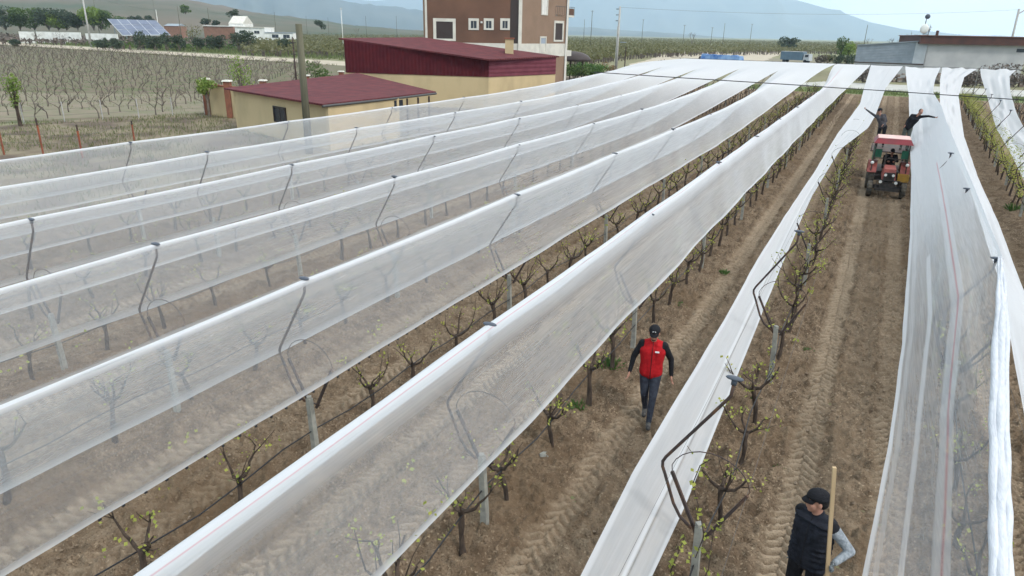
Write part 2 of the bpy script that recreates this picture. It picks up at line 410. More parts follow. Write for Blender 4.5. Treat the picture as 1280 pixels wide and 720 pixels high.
def clods(n=15000):
    g = np.random.default_rng(77); y = 2.5+26*g.random(n)**1.5; x = -8+12.3*g.random(n)
    ks = sorted(ROWS, reverse=True); c = [((rowx(ks[i], y)+rowx(ks[i+1], y))/2) for i in range(len(ks)-1)]
    dt = np.min(np.abs(np.abs(np.stack([x-q for q in c]))-.58), 0); k = (dt > .22) | (g.random(n) < .10); x, y = x[k], y[k]; n = len(x)
    s_ = (.008+.030*g.random(n)**4)[:, None, None]
    ico = np.array([(0, 0, 1), (.9, 0, .25), (.3, .85, .2), (-.75, .5, .3), (-.7, -.55, .2), (.3, -.85, .3), (0, 0, -.6)])
    v = ico[None]*s_*g.uniform(.6, 1.4, (n, 7, 3)); v[:, :, 0] += x[:, None]; v[:, :, 1] += y[:, None]; v[:, :, 2] += (.012+.03*vn(x*3, y*3))[:, None]
    f = np.array([(0, 1, 2), (0, 2, 3), (0, 3, 4), (0, 4, 5), (0, 5, 1), (6, 2, 1), (6, 3, 2), (6, 4, 3), (6, 5, 4), (6, 1, 5)])
    F_ = (f[None]+np.arange(n)[:, None, None]*7).reshape(-1, 3)
    me = bpy.data.meshes.new('soil_clods'); me.from_pydata(v.reshape(-1, 3).tolist(), [], F_.tolist()); me.materials.append(M['clod'])
    o = bpy.data.objects.new('soil_clods', me); col.objects.link(o); o['kind'] = 'stuff'; o['label'] = 'small dry soil clods scattered between the vine rows'; o['category'] = 'soil clods'
M['clod'] = mat('dry_clod', (.14, .10, .068), .97, (.26, .20, .145), 5, .4, 60, spec=.05)
clods()
def sheet(name, pts, z, m_, kind='structure', nx=24, noise=0.0):
    """quad sheet through four corner points"""
    a, b, c, d = [np.array(p[:2], float) for p in pts]
    u = np.linspace(0, 1, nx)[None, :, None]; v = np.linspace(0, 1, nx)[:, None, None]
    p = (a*(1-u)+b*u)*(1-v)+(d*(1-u)+c*u)*v
    if noise: p = p+np.stack([vn(p[..., 0]/6, p[..., 1]/6), vn(p[..., 0]/6+50, p[..., 1]/6)], -1)*noise
    o = gridmesh(name, p[..., 0], p[..., 1], np.full(p.shape[:2], z), m_); o['kind'] = kind; return o
M['fieldsoil'] = mat('field_soil', (.14, .108, .074), .95, (.095, .105, .045), .55, .5, 8, lo=.42, hi=.62)
M['palefield'] = mat('pale_field_edge', (.20, .16, .115), .95, (.15, .145, .085), .6, .3, 8)
M['grassy'] = mat('grassy_ground', (.10, .16, .04), .95, (.17, .17, .08), 1.2, .5, 10)
M['scrub'] = mat('scrub_ground', (.10, .072, .052), .95, (.19, .155, .10), .45, .5, 6, lo=.4, hi=.6)
M['track'] = mat('pale_dirt_track', (.34, .29, .22), .95, (.42, .36, .27), .4)
M['roadc'] = mat('concrete_road', (.42, .41, .37), .9, (.34, .33, .30), .6)
sheet('field_soil', [(-60, 10), (-43, 36), (-84, 104), (-330, 128)], -.058, M['fieldsoil'])
sheet('field_margin', [(-58, 16), (-42, 38), (-52, 50), (-80, 34)], -.052, M['palefield'], noise=3)
sheet('scrub_verge', [(-60, -10), (-19.5, -2), (-19.5, 40), (-45, 38)], -.054, M['scrub'], noise=1.0)
sheet('scrub_strip', [(-19.6, 38), (-45, 36), (-44, 130), (-19.6, 98)], -.053, M['scrub'], noise=.6)
sheet('dirt_track', [(-330, 130), (-84, 101), (-80, 112), (-330, 142)], -.048, M['track'], noise=1.2)
sheet('grass_strip', [(-21, 95), (40, 95), (40, 104), (-21, 104)], -.046, M['grassy'], noise=.5)
sheet('concrete_road', [(-14, 106), (60, 106), (60, 121), (-8, 121)], -.044, M['roadc'])
sheet('farm_track', [(-30, 150), (-14, 106), (-14, 250), (-75, 250)], -.049, M['palefield'], noise=1.5)
sheet('far_track', [(-50, 150), (-25, 150), (-45, 380), (-85, 330)], -.045, M['track'], noise=2)

# ------------------------------------------------------------------ nets
def netmat(name='white_net', base=.155, tint=(.74, .75, .77)):
    mt = bpy.data.materials.new(name); mt.use_nodes = True; t = mt.node_tree; t.nodes.clear()
    o_ = t.nodes.new('ShaderNodeOutputMaterial'); g = t.nodes.new('ShaderNodeNewGeometry')
    def math_(op, a, b=None):
        n = t.nodes.new('ShaderNodeMath'); n.operation = op
        for i, s in enumerate((a, b)):
            if s is None: continue
            if isinstance(s, (int, float)): n.inputs[i].default_value = s
            else: t.links.new(s, n.inputs[i])
        return n.outputs[0]
    dt = t.nodes.new('ShaderNodeVectorMath'); dt.operation = 'DOT_PRODUCT'; t.links.new(g.outputs['Normal'], dt.inputs[0]); t.links.new(g.outputs['Incoming'], dt.inputs[1])
    c = math_('MAXIMUM', math_('ABSOLUTE', dt.outputs['Value']), .10)
    at = t.nodes.new('ShaderNodeAttribute'); at.attribute_name = 'dens'
    rd = t.nodes.new('ShaderNodeAttribute'); rd.attribute_name = 'red'
    mp_ = t.nodes.new('ShaderNodeMapping'); mp_.inputs['Scale'].default_value = (45, .9, 45); t.links.new(g.outputs['Position'], mp_.inputs[0])
    n = t.nodes.new('ShaderNodeTexNoise'); n.inputs['Scale'].default_value = 1; n.inputs['Detail'].default_value = 4; t.links.new(mp_.outputs[0], n.inputs['Vector'])
    wv = math_('MULTIPLY', math_('SUBTRACT', n.outputs[0], .5), .13)
    b0 = math_('MINIMUM', math_('MAXIMUM', math_('ADD', math_('ADD', at.outputs['Fac'], base), wv), .05), .97)
    alpha = math_('SUBTRACT', 1.0, math_('POWER', math_('SUBTRACT', 1.0, b0), math_('DIVIDE', 1.0, c)))
    df = t.nodes.new('ShaderNodeBsdfDiffuse'); tl = t.nodes.new('ShaderNodeBsdfTranslucent'); tp = t.nodes.new('ShaderNodeBsdfTransparent')
    cx = t.nodes.new('ShaderNodeMixRGB'); cx.inputs[1].default_value = (*tint, 1); cx.inputs[2].default_value = (.62, .12, .16, 1); t.links.new(rd.outputs['Fac'], cx.inputs[0])
    t.links.new(cx.outputs[0], df.inputs[0]); t.links.new(cx.outputs[0], tl.inputs[0])
    m1 = t.nodes.new('ShaderNodeMixShader'); m1.inputs[0].default_value = .42; t.links.new(df.outputs[0], m1.inputs[1]); t.links.new(tl.outputs[0], m1.inputs[2])
    m2 = t.nodes.new('ShaderNodeMixShader'); t.links.new(alpha, m2.inputs[0]); t.links.new(tp.outputs[0], m2.inputs[1]); t.links.new(m1.outputs[0], m2.inputs[2])
    t.links.new(m2.outputs[0], o_.inputs[0]); return mt
NET = netmat()
NETW = netmat('bunched_white_net', .46, (.70, .71, .73))
def net(name, label, y0, y1, section, m_=NET, wr=.012, seed=0):
    ys = [y0]
    while ys[-1] < y1: ys.append(ys[-1]+min(max(.14, .016*ys[-1]), .9))
    ys[-1] = y1
    rows_ = [section(y) for y in ys]
    n = len(rows_[0]); A = np.array(rows_)      # ny, n, (x, z, dens, red)
    X, Z, D, Rd = A[..., 0].copy(), A[..., 1].copy(), A[..., 2], A[..., 3]
    Y = np.repeat(np.array(ys)[:, None], n, 1)
    U = np.arange(n)[None, :]+0*X
    Z += wr*1.5*(1-.8*np.clip((Z-2.7)*4, 0, 1))*(vn(U*.55+seed*13, Y*.6+seed)+.35*vn(U*1.1, Y*2.3+seed*5))
    X += wr*(vn(U*.7+50+seed, Y*1.1))
    o = gridmesh(name, X, Y, Z, m_, {'dens': D, 'red': Rd})
    o['label'] = label; o['category'] = 'net'; o['group'] = 'white nets over the vine rows'; return o
POSTS = [6.3+6.1*i for i in range(-1, 14)]
GAP = {6: -16.4, 5: -13.4, 4: -10.4, 3: -7.35, 2: -4.35, 1: -1.3, 0: 1.62, -1: 4.66, -2: 7.6, -3: 10.6}
def lerp(a, b, t): return a+(b-a)*t
def tent(k, full_left=True, seed=0, slack=0.0):
    def sec(y):
        X0 = rowx(k, y)+.09
        ph = ((y-6.3)/6.1) % 1; sag = math.sin(math.pi*ph)**1.0
        zr = 2.97-.022*sag; e = .03*math.sin(y*1.03+k)+.008*math.sin(y*2.7+k*2)
        pts = []
        if full_left:
            n = 8; lx, lz = X0-.70+e*.5, 1.72+e*.4
            for i in range(n):
                u = i/(n-1)*.94; bow = -.05*math.sin(math.pi*u)
                pts.append((lerp(lx, X0-.07, u)+bow, lerp(lz, zr, u)-.04*sag*math.sin(math.pi*u), .30 if i == 0 else (.02 if i == 1 else 0), 0))
        else:
            pts += [(X0-.16, zr-.30, .5, 0), (X0-.15, zr-.2, .45, 0), (X0-.11, zr-.05, .5, 0)]
        pts += [(X0-.05, zr, .2 if k > 1 else .45, 0), (X0-.02, zr+.012, .5, 0), (X0+.036, zr+.006, .45, 0), (X0+.043, zr+.005, .5, .55 if k in (1,) else .1), (X0+.050, zr, .4, 0), (X0+.085, zr-.04, .22 if k == 1 else .06, 0)]
        rx_, rz_ = X0+.36+e, 1.62+e*.4
        n = 14
        for i in range(1, n):
            u = i/(n-1); d = 0
            if i == 1: d = .12 if k == 1 else .03
            if i >= n-1: d = .4
            bow = .045*math.sin(math.pi*u)
            pts.append((lerp(X0+.09, rx_, u)-bow*.3, lerp(zr-.04, rz_, u)-.05*sag*math.sin(math.pi*u)-slack*math.sin(math.pi*u)*(.5+vn(y/5+seed, 3.+k)), d, 0))
        # toward the far end the net lifts and spreads on the end wire
        t = float(sm(30 if k > 1 else 50, 66 if k > 1 else 76, y)); 
        if t > 0:
            g1 = GAP[k]; g0_ = g1-(3.15 if k > 1 else 2.98)
            m_ = len(pts); ze = 3.85
            out = []
            for i, p in enumerate(pts):
                u = i/(m_-1); fx = lerp(g0_, g1, u); fz = ze-.18*math.sin(math.pi*u)*(1-t)-.10*math.sin(u*9+k)*(1-t)
                out.append((lerp(p[0], fx, t), lerp(p[1], fz, t), lerp(p[2], .18, t), p[3]*(1-t)))
            pts = out
        if y > 25:
            q = float(sm(25, 60, y))*.10; pts = [(p[0], p[1], p[2]+q, p[3]) for p in pts]
        return pts
    return sec
SEEN = {6: 'farthest left white net tent, its ridge running past the yellow shed', 5: 'white net tent second from the left border by the sheds',
        4: 'white net tent over the fifth row left of the tractor lane', 3: 'white net tent, its upright support head poking out at the left frame edge side',
        2: 'white net tent with both slopes spread, left of the pink striped net', 1: 'sheer white net with pink striped ridge beside the man in the red vest'}
for k in (6, 5, 4, 3, 2, 1):
    net('crop_net', SEEN[k], .8, 78, tent(k, k != 1, k, .12 if k == 1 else .04), NET, .014 if k > 1 else .02, k)
def strip(name, label, Lp, Rp, n, dfun, zend=None, seed=0, m_=NETW, sag=.08, y0=2.5, y1=78, foldamp=.05):
    Ly = [p[1] for p in Lp]; Ry = [p[1] for p in Rp]
    def sec(y):
        lx, lz = np.interp(y, Ly, [p[0] for p in Lp]), np.interp(y, Ly, [p[2] for p in Lp])
        rx_, rz_ = np.interp(y, Ry, [p[0] for p in Rp]), np.interp(y, Ry, [p[2] for p in Rp])
        out = []
        for i in range(n):
            u = i/(n-1)
            z = lerp(lz, rz_, u)-sag*math.sin(math.pi*u)+foldamp*float(vn(u*7+seed*3, y/6+seed))*(math.sin(math.pi*u)+.15)
            out.append((lerp(lx, rx_, u), z, *dfun(u, y)))
        return out
    return net(name, label, y0, y1, sec, m_, .012, seed)
# the pulled aside net left of the tractor lane
s0L = [(-1.70, 2.5, 1.15), (-1.75, 5.01, 1.15), (-1.84, 6.89, 1.15), (-1.83, 12.29, 1.15), (-1.89, 16.44, 1.15), (-1.82, 21.48, 1.25), (-1.67, 27.91, 1.4), (-1.48, 37.44, 1.8), (-1.0, 49.95, 2.3), (-1.1, 58.47, 2.8), (-1.25, 78, 3.85)]
s0R = [(-1.2, 2.5, .95), (-1.18, 5.57, .95), (-1.16, 6.88, .95), (-1.30, 13.91, 1.0), (-1.39, 21.76, 1.15), (-1.38, 24.38, 1.25), (-1.09, 33.61, 1.6), (-.22, 39.97, 1.9), (0, 44.58, 2.1), (.3, 57.86, 2.9), (1.5, 78, 3.85)]
def d0(u, y):
    d = 0; r = 0
    if u < .04 or u > .96: d = .25
    if .55 < u < .64: d = .3
    if .62 < u < .66: d = -.25
    if abs(u-.08) < .03: d = .2
    return d, r
strip('crop_net', 'narrow white net band folded back onto the left arms beside the tractor lane', s0L, s0R, 27, d0, seed=3, sag=.03)
BLp = [(.5, 3, .95), (.69, 6.29, 1.2), (.87, 8.56, 1.4), (1.04, 11.87, 1.5), (1.27, 18.54, 1.6), (1.48, 27.44, 1.7), (1.64, 39.48, 1.9), (1.73, 53.61, 2.7), (1.63, 62.52, 3.3), (1.68, 78, 3.85)]
BRp = [(1.55, 3, 1.4), (1.72, 6.3, 1.75), (1.80, 9, 2.3), (2.12, 12.4, 3.03), (2.26, 18.5, 3.06), (2.40, 25, 3.08), (2.62, 34, 3.08), (2.85, 41, 3.08), (3.0, 53, 3.1), (3.5, 62, 3.5), (4.6, 78, 3.85)]
def dB(u, y):
    d = 0; r = 0
    if u < .035: d = .35
    elif .07 < u < .12: d = .07
    if abs(u-.30) < .018 and y < 16: d = .18
    if .52 < u < .66 and y < 26: d = .12
    if .585 < u < .605 and y < 26: r = .55
    if u > .97: d = .3
    d += .30*float(sm(12, 30, y))
    return d, r
strip('crop_net', 'broad sheer white net sheet with a pink seam hanging right beside the tractor', BLp, BRp, 61, dB, seed=8, m_=NET, sag=.10, y0=2.2, foldamp=.10)
CLp = [(2.2, 3, 1.3), (2.39, 9.9, 1.6), (2.22, 12.4, 2.5), (2.20, 17.31, 2.9), (2.32, 23.78, 2.92), (2.52, 31.55, 2.9), (2.95, 43.84, 2.95), (3.84, 62.57, 3.4), (4.75, 78, 3.85)]
CRp = [(3.2, 3, 1.2), (3.3, 9.9, 1.2), (3.39, 16.77, 1.3), (3.64, 23.03, 1.3), (3.81, 30.77, 1.4), (4.12, 41.3, 1.7), (4.87, 57.85, 2.6), (5.99, 70, 3.4), (7.5, 78, 3.85)]
def dC(u, y): return (.25 if (u < .03 or u > .97) else .12*float(vn(u*9, y/9)), 0)
strip('crop_net', 'gathered white net curving out of frame right of the broad sheer sheet', CLp, CRp, 31, dC, seed=12, sag=.02, foldamp=.26)
DLp = [(5.0, 20, 1.3), (5.38, 31.49, 1.3), (5.91, 39.59, 1.3), (6.44, 49.63, 1.4), (7.43, 64.71, 2.0), (7.74, 76.12, 3.3), (7.75, 78, 3.85)]
DRp = [(6.2, 20, 1.8), (6.7, 35, 1.8), (7.28, 46.42, 1.8), (7.72, 53.22, 2.1), (8.6, 63.94, 2.7), (9.48, 73.11, 3.5), (10.5, 78, 3.85)]
strip('crop_net', 'rightmost white net strip hanging behind bare support rods at the frame edge', DLp, DRp, 31, dC, seed=15, sag=.02, foldamp=.22, y0=20)
# falling roll of net at the near right
def roll():
    pts = [(2.10, 12.4, 3.0), (2.0, 10.8, 2.72), (1.86, 8.8, 2.2), (1.77, 7.4, 1.95), (1.71, 6.4, 1.74), (1.62, 5, 1.47), (1.5, 3.2, 1.2)]
    P2 = []; 
    for a_, b_ in zip(pts, pts[1:]):
        for t in np.linspace(0, 1, 9)[:-1]: P2.append(tuple(lerp(a_[i], b_[i], t) for i in range(3)))
    b = MB(); n_ = len(P2)
    for q, w_ in ((-.6, .045), (.1, .055), (.7, .04)):
        b.tube([(p[0]+q*.085*min(1, .35+i/18)+.006*math.sin(i*1.1+q*4), p[1], p[2]+.01*math.sin(i*.8+q*7)) for i, p in enumerate(P2)], [w_*min(1, .3+i/16) for i in range(n_)], 9)
    return b
M['rollnet'] = mat('rolled_net', (.58, .59, .62), 1.0, (.48, .49, .52), 5, .6, 14, stretch=(8, .4, 8), spec=0.0)
tag(roll().build('net_roll', M['rollnet'], smooth=True), 'tight white roll of net dropping from the support head at the right', 'net roll')

# end wire, its posts and the cable lying over the nets
def wire(name, pts, r, m_, label, cat='cable', n=5, group=None, sagm=0):
    b = MB()
    if sagm:
        a, c = np.array(pts[0]), np.array(pts[1]); pts = [a+(c-a)*t-np.array([0, 0, 4*sagm*t*(1-t)]) for t in np.linspace(0, 1, 14)]
    b.tube(pts, r, n); return tag(b.build(name, m_), label, cat, group)
wire('end_wire', [(-21, 78, 3.9), (-8, 78, 3.86), (14, 78, 3.88)], .02, M['wire'], 'taut wire at the far end from which all the nets hang')
for i, (x, y) in enumerate([(-20, 78.2), (-10.4, 78.2), (-1.28, 78.2), (7.68, 78.2)]):
    tag(MB().tube([(x, y, -.1), (x, y, 3.92)], .045, 8).build('end_post', M['concrete']), ['slim end post at the far left corner of the nets', 'slim end post second from left under the far net edge', 'slim end post at the far end of the tractor lane', 'slim end post at the far right between two net strips'][i], 'post', 'posts holding the end wire')
def atz(x, y, z):
    v = ray(x, y); t = (z-H)/v[2]; return (float(v[0]*t), float(v[1]*t), z)
wire('net_cable', [atz(742, 90, 3.55), atz(770, 92, 3.62), atz(840, 96.5, 3.66), atz(920, 101.5, 3.6), atz(1000, 106.5, 3.5), atz(1050, 110, 3.35), atz(1100, 113, 3.2), atz(1180, 118.5, 3.12), atz(1280, 125, 3.1), atz(1320, 127.5, 3.1)], .028, M['hose'], 'dark cable crossing over all the white nets near their far end')
# ------------------------------------------------------------------ trellis posts with their net supports
def make_post(rod=True):
    t = thing('trellis_post', 'x', 'trellis post')
    b = MB(); b.tube([(0, 0, -.15), (.0, 0, .3), (-.02, 0, .8), (-.035, 0, 1.15)], [.062, .06, .055, .052], 4); b.box((-.035, 0, 1.165), (.065, .065, .04), .78); b.build('concrete_post', M['concrete'], t)
    MB().tube([(-.07, .045, 1.02), (-.41, .045, 1.68)], .023, 4).build('arm', M['iron'], t)
    MB().tube([(.04, .05, 1.0), (.39, .05, 1.68)], .023, 4).build('arm', M['iron'], t)
    hp = [(-.41, .045, 1.69)]+[(-.01+.42*math.cos(th), .05, 1.68+.36*math.sin(th)) for th in np.linspace(math.pi*.93, math.pi*.04, 12)]+[(.39, .05, 1.69)]
    MB().tube(hp, .006, 4).build('hoop', M['iron'], t)
    if rod: add_rod(t)
    MB().tube([(-.14, .09, 1.06), (-.02, .07, 1.04), (.10, .06, 1.05)], .012, 4).build('clamp', M['iron'], t)
    return t
def add_rod(t):
    p = [(-.11, -.01, 1.09), (-.25, -.01, 1.19), (-.34, -.01, 1.33), (-.47, -.01, 1.66), (-.505, -.01, 1.74), (-.51, -.01, 1.80), (-.48, -.01, 1.87), (.06, -.01, 2.74), (.085, -.01, 2.79), (.095, -.01, 2.93)]
    rd = MB().tube(p, .018, 7).build('support_rod', M['iron'], t, True)
    c = MB(); c.ell((.095, -.01, 2.985), (.09, .042, .022), 14, 6); c.box((.095, -.01, 2.94), (.05, .04, .05)); c.build('support_head', M['cap'], rd, True)
ROWNAME = {6: 'the farthest left netted row by the sheds', 5: 'the netted row second from the left border', 4: 'the netted row fifth left of the tractor lane', 3: 'the netted row fourth left of the tractor lane',
           2: 'the row third left of the tractor lane', 1: 'the netted row beside the red vested man', 0: 'the bare row just left of the tractor lane', -1: 'the netted row right of the tractor',
           -2: 'the leafy row near the right frame edge', -3: 'the last row at the right frame edge'}
post0 = None; postbare = None; used_bare = False
for k in ROWS:
    n = 0
    for y in POSTS:
        if y < 2 or y > 80: continue
        x = rowx(k, y)
        if not (inframe((x, y, 2.9), 10) or inframe((x, y, .3), 10) or inframe((x, y, 1.2), 10)): continue
        if (k == 0 and y > 15) or (k == -1 and y > 27):
            o = postbare = make_post(False) if postbare is None else postbare
            o = copy_tree(postbare) if used_bare else o; used_bare = True
        elif post0 is None: o = post0 = make_post()
        else: o = copy_tree(post0)
        s = rnd.uniform(.985, 1.015)
        o.location = (x, y, 0); o.rotation_euler = (rnd.uniform(-.02, .02), rnd.uniform(-.012, .012), rnd.uniform(-.06, .06)); o.scale = (1, 1, s)
        o['label'] = f'{ORD[n]} trellis post from the front in {ROWNAME[k]}'; o['group'] = 'concrete trellis posts with bent net supports'; n += 1
for k in ROWS:
    y0 = 1.5; y1 = 86
    for s, z, nm in ((-.41, 1.66, 'left'), (.39, 1.66, 'right')):
        if k < -1 : continue
        tag(MB().tube([(rowx(k, y)+s, y, z-.02*math.sin(math.pi*(((y-6.3)/6.1) % 1))) for y in np.arange(y0, y1, 3.05)], .0022, 4).build('trellis_wire', M['wire']), f'{nm} arm tip wire of {ROWNAME[k]}', 'wire', 'thin trellis wires')
    tag(MB().tube([(rowx(k, y)+.03*math.sin(y*1.7), y, .62+.045*math.sin(y*2.1+k)) for y in np.arange(y0, y1, .7)], .010, 5).build('drip_hose', M['hose']), f'black drip hose along the trunks of {ROWNAME[k]}', 'hose', 'black drip hoses')

# ------------------------------------------------------------------ vines
def vine_mesh(seed, lod=0):
    g = random.Random(seed); b = MB(); lf = MB()
    n = 7 if lod == 0 else 5
    lean = (g.uniform(-.10, .10), g.uniform(-.14, .14)); hh = g.uniform(.62, .80); pts = []; rad = []
    for i in range(7):
        u = i/6; pts.append((lean[0]*u+.03*math.sin(u*5+seed)*u, lean[1]*u+.035*math.sin(u*4+seed*2)*u, -.06+u*(hh+.06))); rad.append((.042-.008*u)*g.uniform(.8, 1.25))
    rad[0] = .058; rad[-1] = .050
    b.tube(pts, rad, n)
    top = Vector(pts[-1]); tips = []
    arms = [(g.choice((-1, 1)), g.uniform(-.5, .5))]; arms.append((-arms[0][0], g.uniform(-.6, .6)))
    if g.random() < .6: arms.append((g.uniform(-.5, .5), g.choice((-1, 1))))
    if g.random() < .35: arms.append((g.uniform(-.4, .4), -arms[-1][1]))
    for ax, ay in arms:
        d = Vector((ax, ay, 0)).normalized(); ln = g.uniform(.22, .36); up = g.uniform(.22, .46); q = []
        for i in range(6):
            u = i/5; q.append(top+d*ln*(u**.75)+Vector((g.uniform(-.02, .02), g.uniform(-.02, .02), up*u**1.5-.02)))
        b.tube(q, [.030, .025, .020, .017, .014, .010], n); tips.append(q)
        for _ in range(g.choice((2, 3))):
            s = q[g.choice((2, 3, 4, 5))]; dd = Vector((g.uniform(-.5, .5)+ax*.4, g.uniform(-.8, .8), g.uniform(.5, 1.2))).normalized(); L_ = g.uniform(.15, .48)
            cane = [s, s+dd*L_*.5+Vector((g.uniform(-.03, .03), g.uniform(-.03, .03), .0)), s+dd*L_]
            b.tube(cane, [.009, .007, .004], 4); tips.append(cane)
    gg = np.random.default_rng(seed+100); P_ = []
    for q in tips:
        for _ in range(g.choice((1, 2, 2))):
            s = np.array(q[g.randrange(1, len(q))]); k = g.randint(1, 4); P_.append(s+gg.normal(size=(k, 3))*np.array([.045, .045, .04]))
    # shoots along the wires
    for _ in range(3):
        s = np.array([g.choice((-.38, .38, 0)), g.uniform(-.7, .7), g.uniform(1.1, 1.65)]); k = g.randint(4, 9); P_.append(s+gg.normal(size=(k, 3))*np.array([.03, .10, .06]))
    P_ = np.concatenate(P_); lf.quads(P_, .046 if lod == 0 else .06, gg)
    return b.mesh('trunk', M['bark'], True), lf.mesh('young_leaves', M['leaf'])
VM = [vine_mesh(i*7+3) for i in range(9)]
SHORT = {6: 'far left netted', 5: 'netted second from left border', 4: 'netted fifth left of tractor lane', 3: 'netted fourth left of tractor lane', 2: 'third left of tractor lane',
         1: 'red vested man', 0: 'bare left of tractor lane', -1: 'netted right of tractor', -2: 'leafy right edge', -3: 'last right edge'}
cand = []
for k in ROWS:
    y = 2.4+.5*(k % 3); 
    while y < 88:
        yy = y+rnd.uniform(-.15, .15)
        if min(abs(yy-p) for p in POSTS) > .30:
            x = rowx(k, yy)
            if inframe((x, yy, .9), 6) or inframe((x, yy, 0), 6) or inframe((x, yy, 1.5), 6):
                d = math.hypot(x, yy); cand.append((d*(1.0 if k not in (1, 0, -2) else .75), k, x, yy))
        y += 1.38
cand.sort(); near, far = cand[:296], cand[296:]
cnt = {}
for d, k, x, y in sorted(near, key=lambda c: (c[1], c[3])):
    n = cnt.get(k, 0); cnt[k] = n+1
    tm, lm = VM[rnd.randrange(len(VM))]
    row = ROWNAME[k]
    t = thing('grapevine', f'{ORD[n]} grapevine from the front in {row}', 'grapevine', (x+rnd.uniform(-.05, .05), y, 0), rnd.choice((0, math.pi))+rnd.uniform(-.3, .3), 'pruned grapevines along the rows')
    s = rnd.uniform(.88, 1.08); t.scale = (s, s, s)
    a = bpy.data.objects.new('trunk', tm); col.objects.link(a); a.parent = t
    if n < 20 or k in (0, 1, -2, 2):
        a = bpy.data.objects.new('young_leaves', lm); col.objects.link(a); a.parent = t; a.rotation_euler = (0, 0, 0)
fm = MB()
def addmesh(mb, me, loc, rz, s, mi):
    ca, sa = math.cos(rz)*s, math.sin(rz)*s
    mb.add([(v.co.x*ca-v.co.y*sa+loc[0], v.co.x*sa+v.co.y*ca+loc[1], v.co.z*s+loc[2]) for v in me.vertices], [tuple(p.vertices) for p in me.polygons], mi)
far.sort(key=lambda c: c[0])
for d, k, x, y in far:
    tm, lm = VM[rnd.randrange(len(VM))]; rz = rnd.uniform(0, 6); addmesh(fm, tm, (x, y, 0), rz, 1, 0)
    if k in (0, 1, -2, 2): addmesh(fm, lm, (x, y, 0), rz, 1.05, 1)
fo = fm.build('distant_grapevines', [M['bark'], M['leaf']]); fo['kind'] = 'stuff'; fo['label'] = 'mass of grapevines at the far ends of the netted rows'; fo['category'] = 'grapevines'
# denser leafage of the open rows
def leafrow(k, y0, y1, n, seed, lbl):
    g = np.random.default_rng(seed); y = y0+(y1-y0)*g.random(n)**.8; cl = vn(y*1.3, y*0+k)+.5
    keep = g.random(n) < np.clip(cl*1.4, .1, 1); y = y[keep]; n = len(y)
    x = np.array([rowx(k, v) for v in y])+g.choice([-.38, -.36, .36, .38, 0, -.1], n)+g.normal(size=n)*.07
    b = MB(); b.quads(np.stack([x, y, 1.42+g.normal(size=n)*.20], 1), .055, g)
    o = b.build('vine_shoots', M['leaf']); o['kind'] = 'stuff'; o['label'] = lbl; o['category'] = 'foliage'
leafrow(0, 15, 80, 1300, 1, 'yellow green young shoots along the bare row left of the tractor lane')
leafrow(-2, 20, 80, 9000, 2, 'thick yellow green shoots along the leafy row near the right edge')
leafrow(2, 13, 60, 900, 3, 'yellow green shoots in the open gap between the two nearest nets')
leafrow(1, 20, 85, 1500, 4, 'yellow green shoots at the far end of the red vested man row')
# trailing green shoots on the nearest bare post
def shoot(pts, label, seed, n=26):
    b = MB().tube(pts, .006, 5); o = b.build('green_shoot', M['bark']); tag(o, label, 'shoot', 'fresh shoots hanging round the bare post')
    g = np.random.default_rng(seed); pp = np.array(pts); t = g.random(n)*(len(pts)-1); i = t.astype(int).clip(0, len(pts)-2); f = (t-i)[:, None]
    q = pp[i]*(1-f)+pp[i+1]*f+g.normal(size=(n, 3))*.025; l = MB(); l.quads(q, .055, g); l.build('foliage', M['leaf'], o)
shoot([(-.86, 6.1, .9), (-.80, 6.05, 1.25), (-.88, 6.1, 1.5), (-1.0, 6.15, 1.75), (-.95, 6.15, 2.0), (-.86, 6.2, 2.08)], 'leafy vine shoot climbing inside the wire hoop of the nearest bare post', 3)
shoot([(-1.0, 6.1, .25), (-1.08, 6.0, .7), (-1.02, 5.95, 1.0), (-.98, 6.0, 1.22)], 'leafy vine shoot left of the nearest bare post below the net band', 5)
shoot([(-.78, 6.1, .5), (-.70, 6.0, .9), (-.72, 6.1, 1.3), (-.64, 6.1, 1.45)], 'leafy vine shoot right of the nearest bare post', 7, 20)

# weeds
def weed(name, loc, r, n, label, m_='weed', size=.05, cat='weed', grp='green weed tufts on the soil', hgt=1.0):
    b = MB(); g = np.random.default_rng(int(abs(loc[0]*31+loc[1]*17)*10) % 9999)
    for i in range(n):
        a = g.random()*6.28; rr = r*math.sqrt(g.random()); h = r*(.5+g.random()*.9)*hgt*(1-.5*rr/r); bx, by = math.cos(a)*rr*.5, math.sin(a)*rr*.5
        tx, ty = math.cos(a)*rr*1.2, math.sin(a)*rr*1.2; wd = size*.18; px, py = -math.sin(a)*wd, math.cos(a)*wd
        b.add([(bx-px, by-py, -.02), (bx+px, by+py, -.02), (lerp(bx, tx, .6)+px*1.2, lerp(by, ty, .6)+py*1.2, h*.7), (tx, ty, h), (lerp(bx, tx, .6)-px*1.2, lerp(by, ty, .6)-py*1.2, h*.7)], [(0, 1, 2, 3), (0, 3, 4)])
    b.leaves((0, 0, r*.35*hgt), (r*.8, r*.8, r*.45*hgt), n//2, size, 5)
    o = b.build(name, M[m_]); o.location = loc; return tag(o, label, cat, grp)
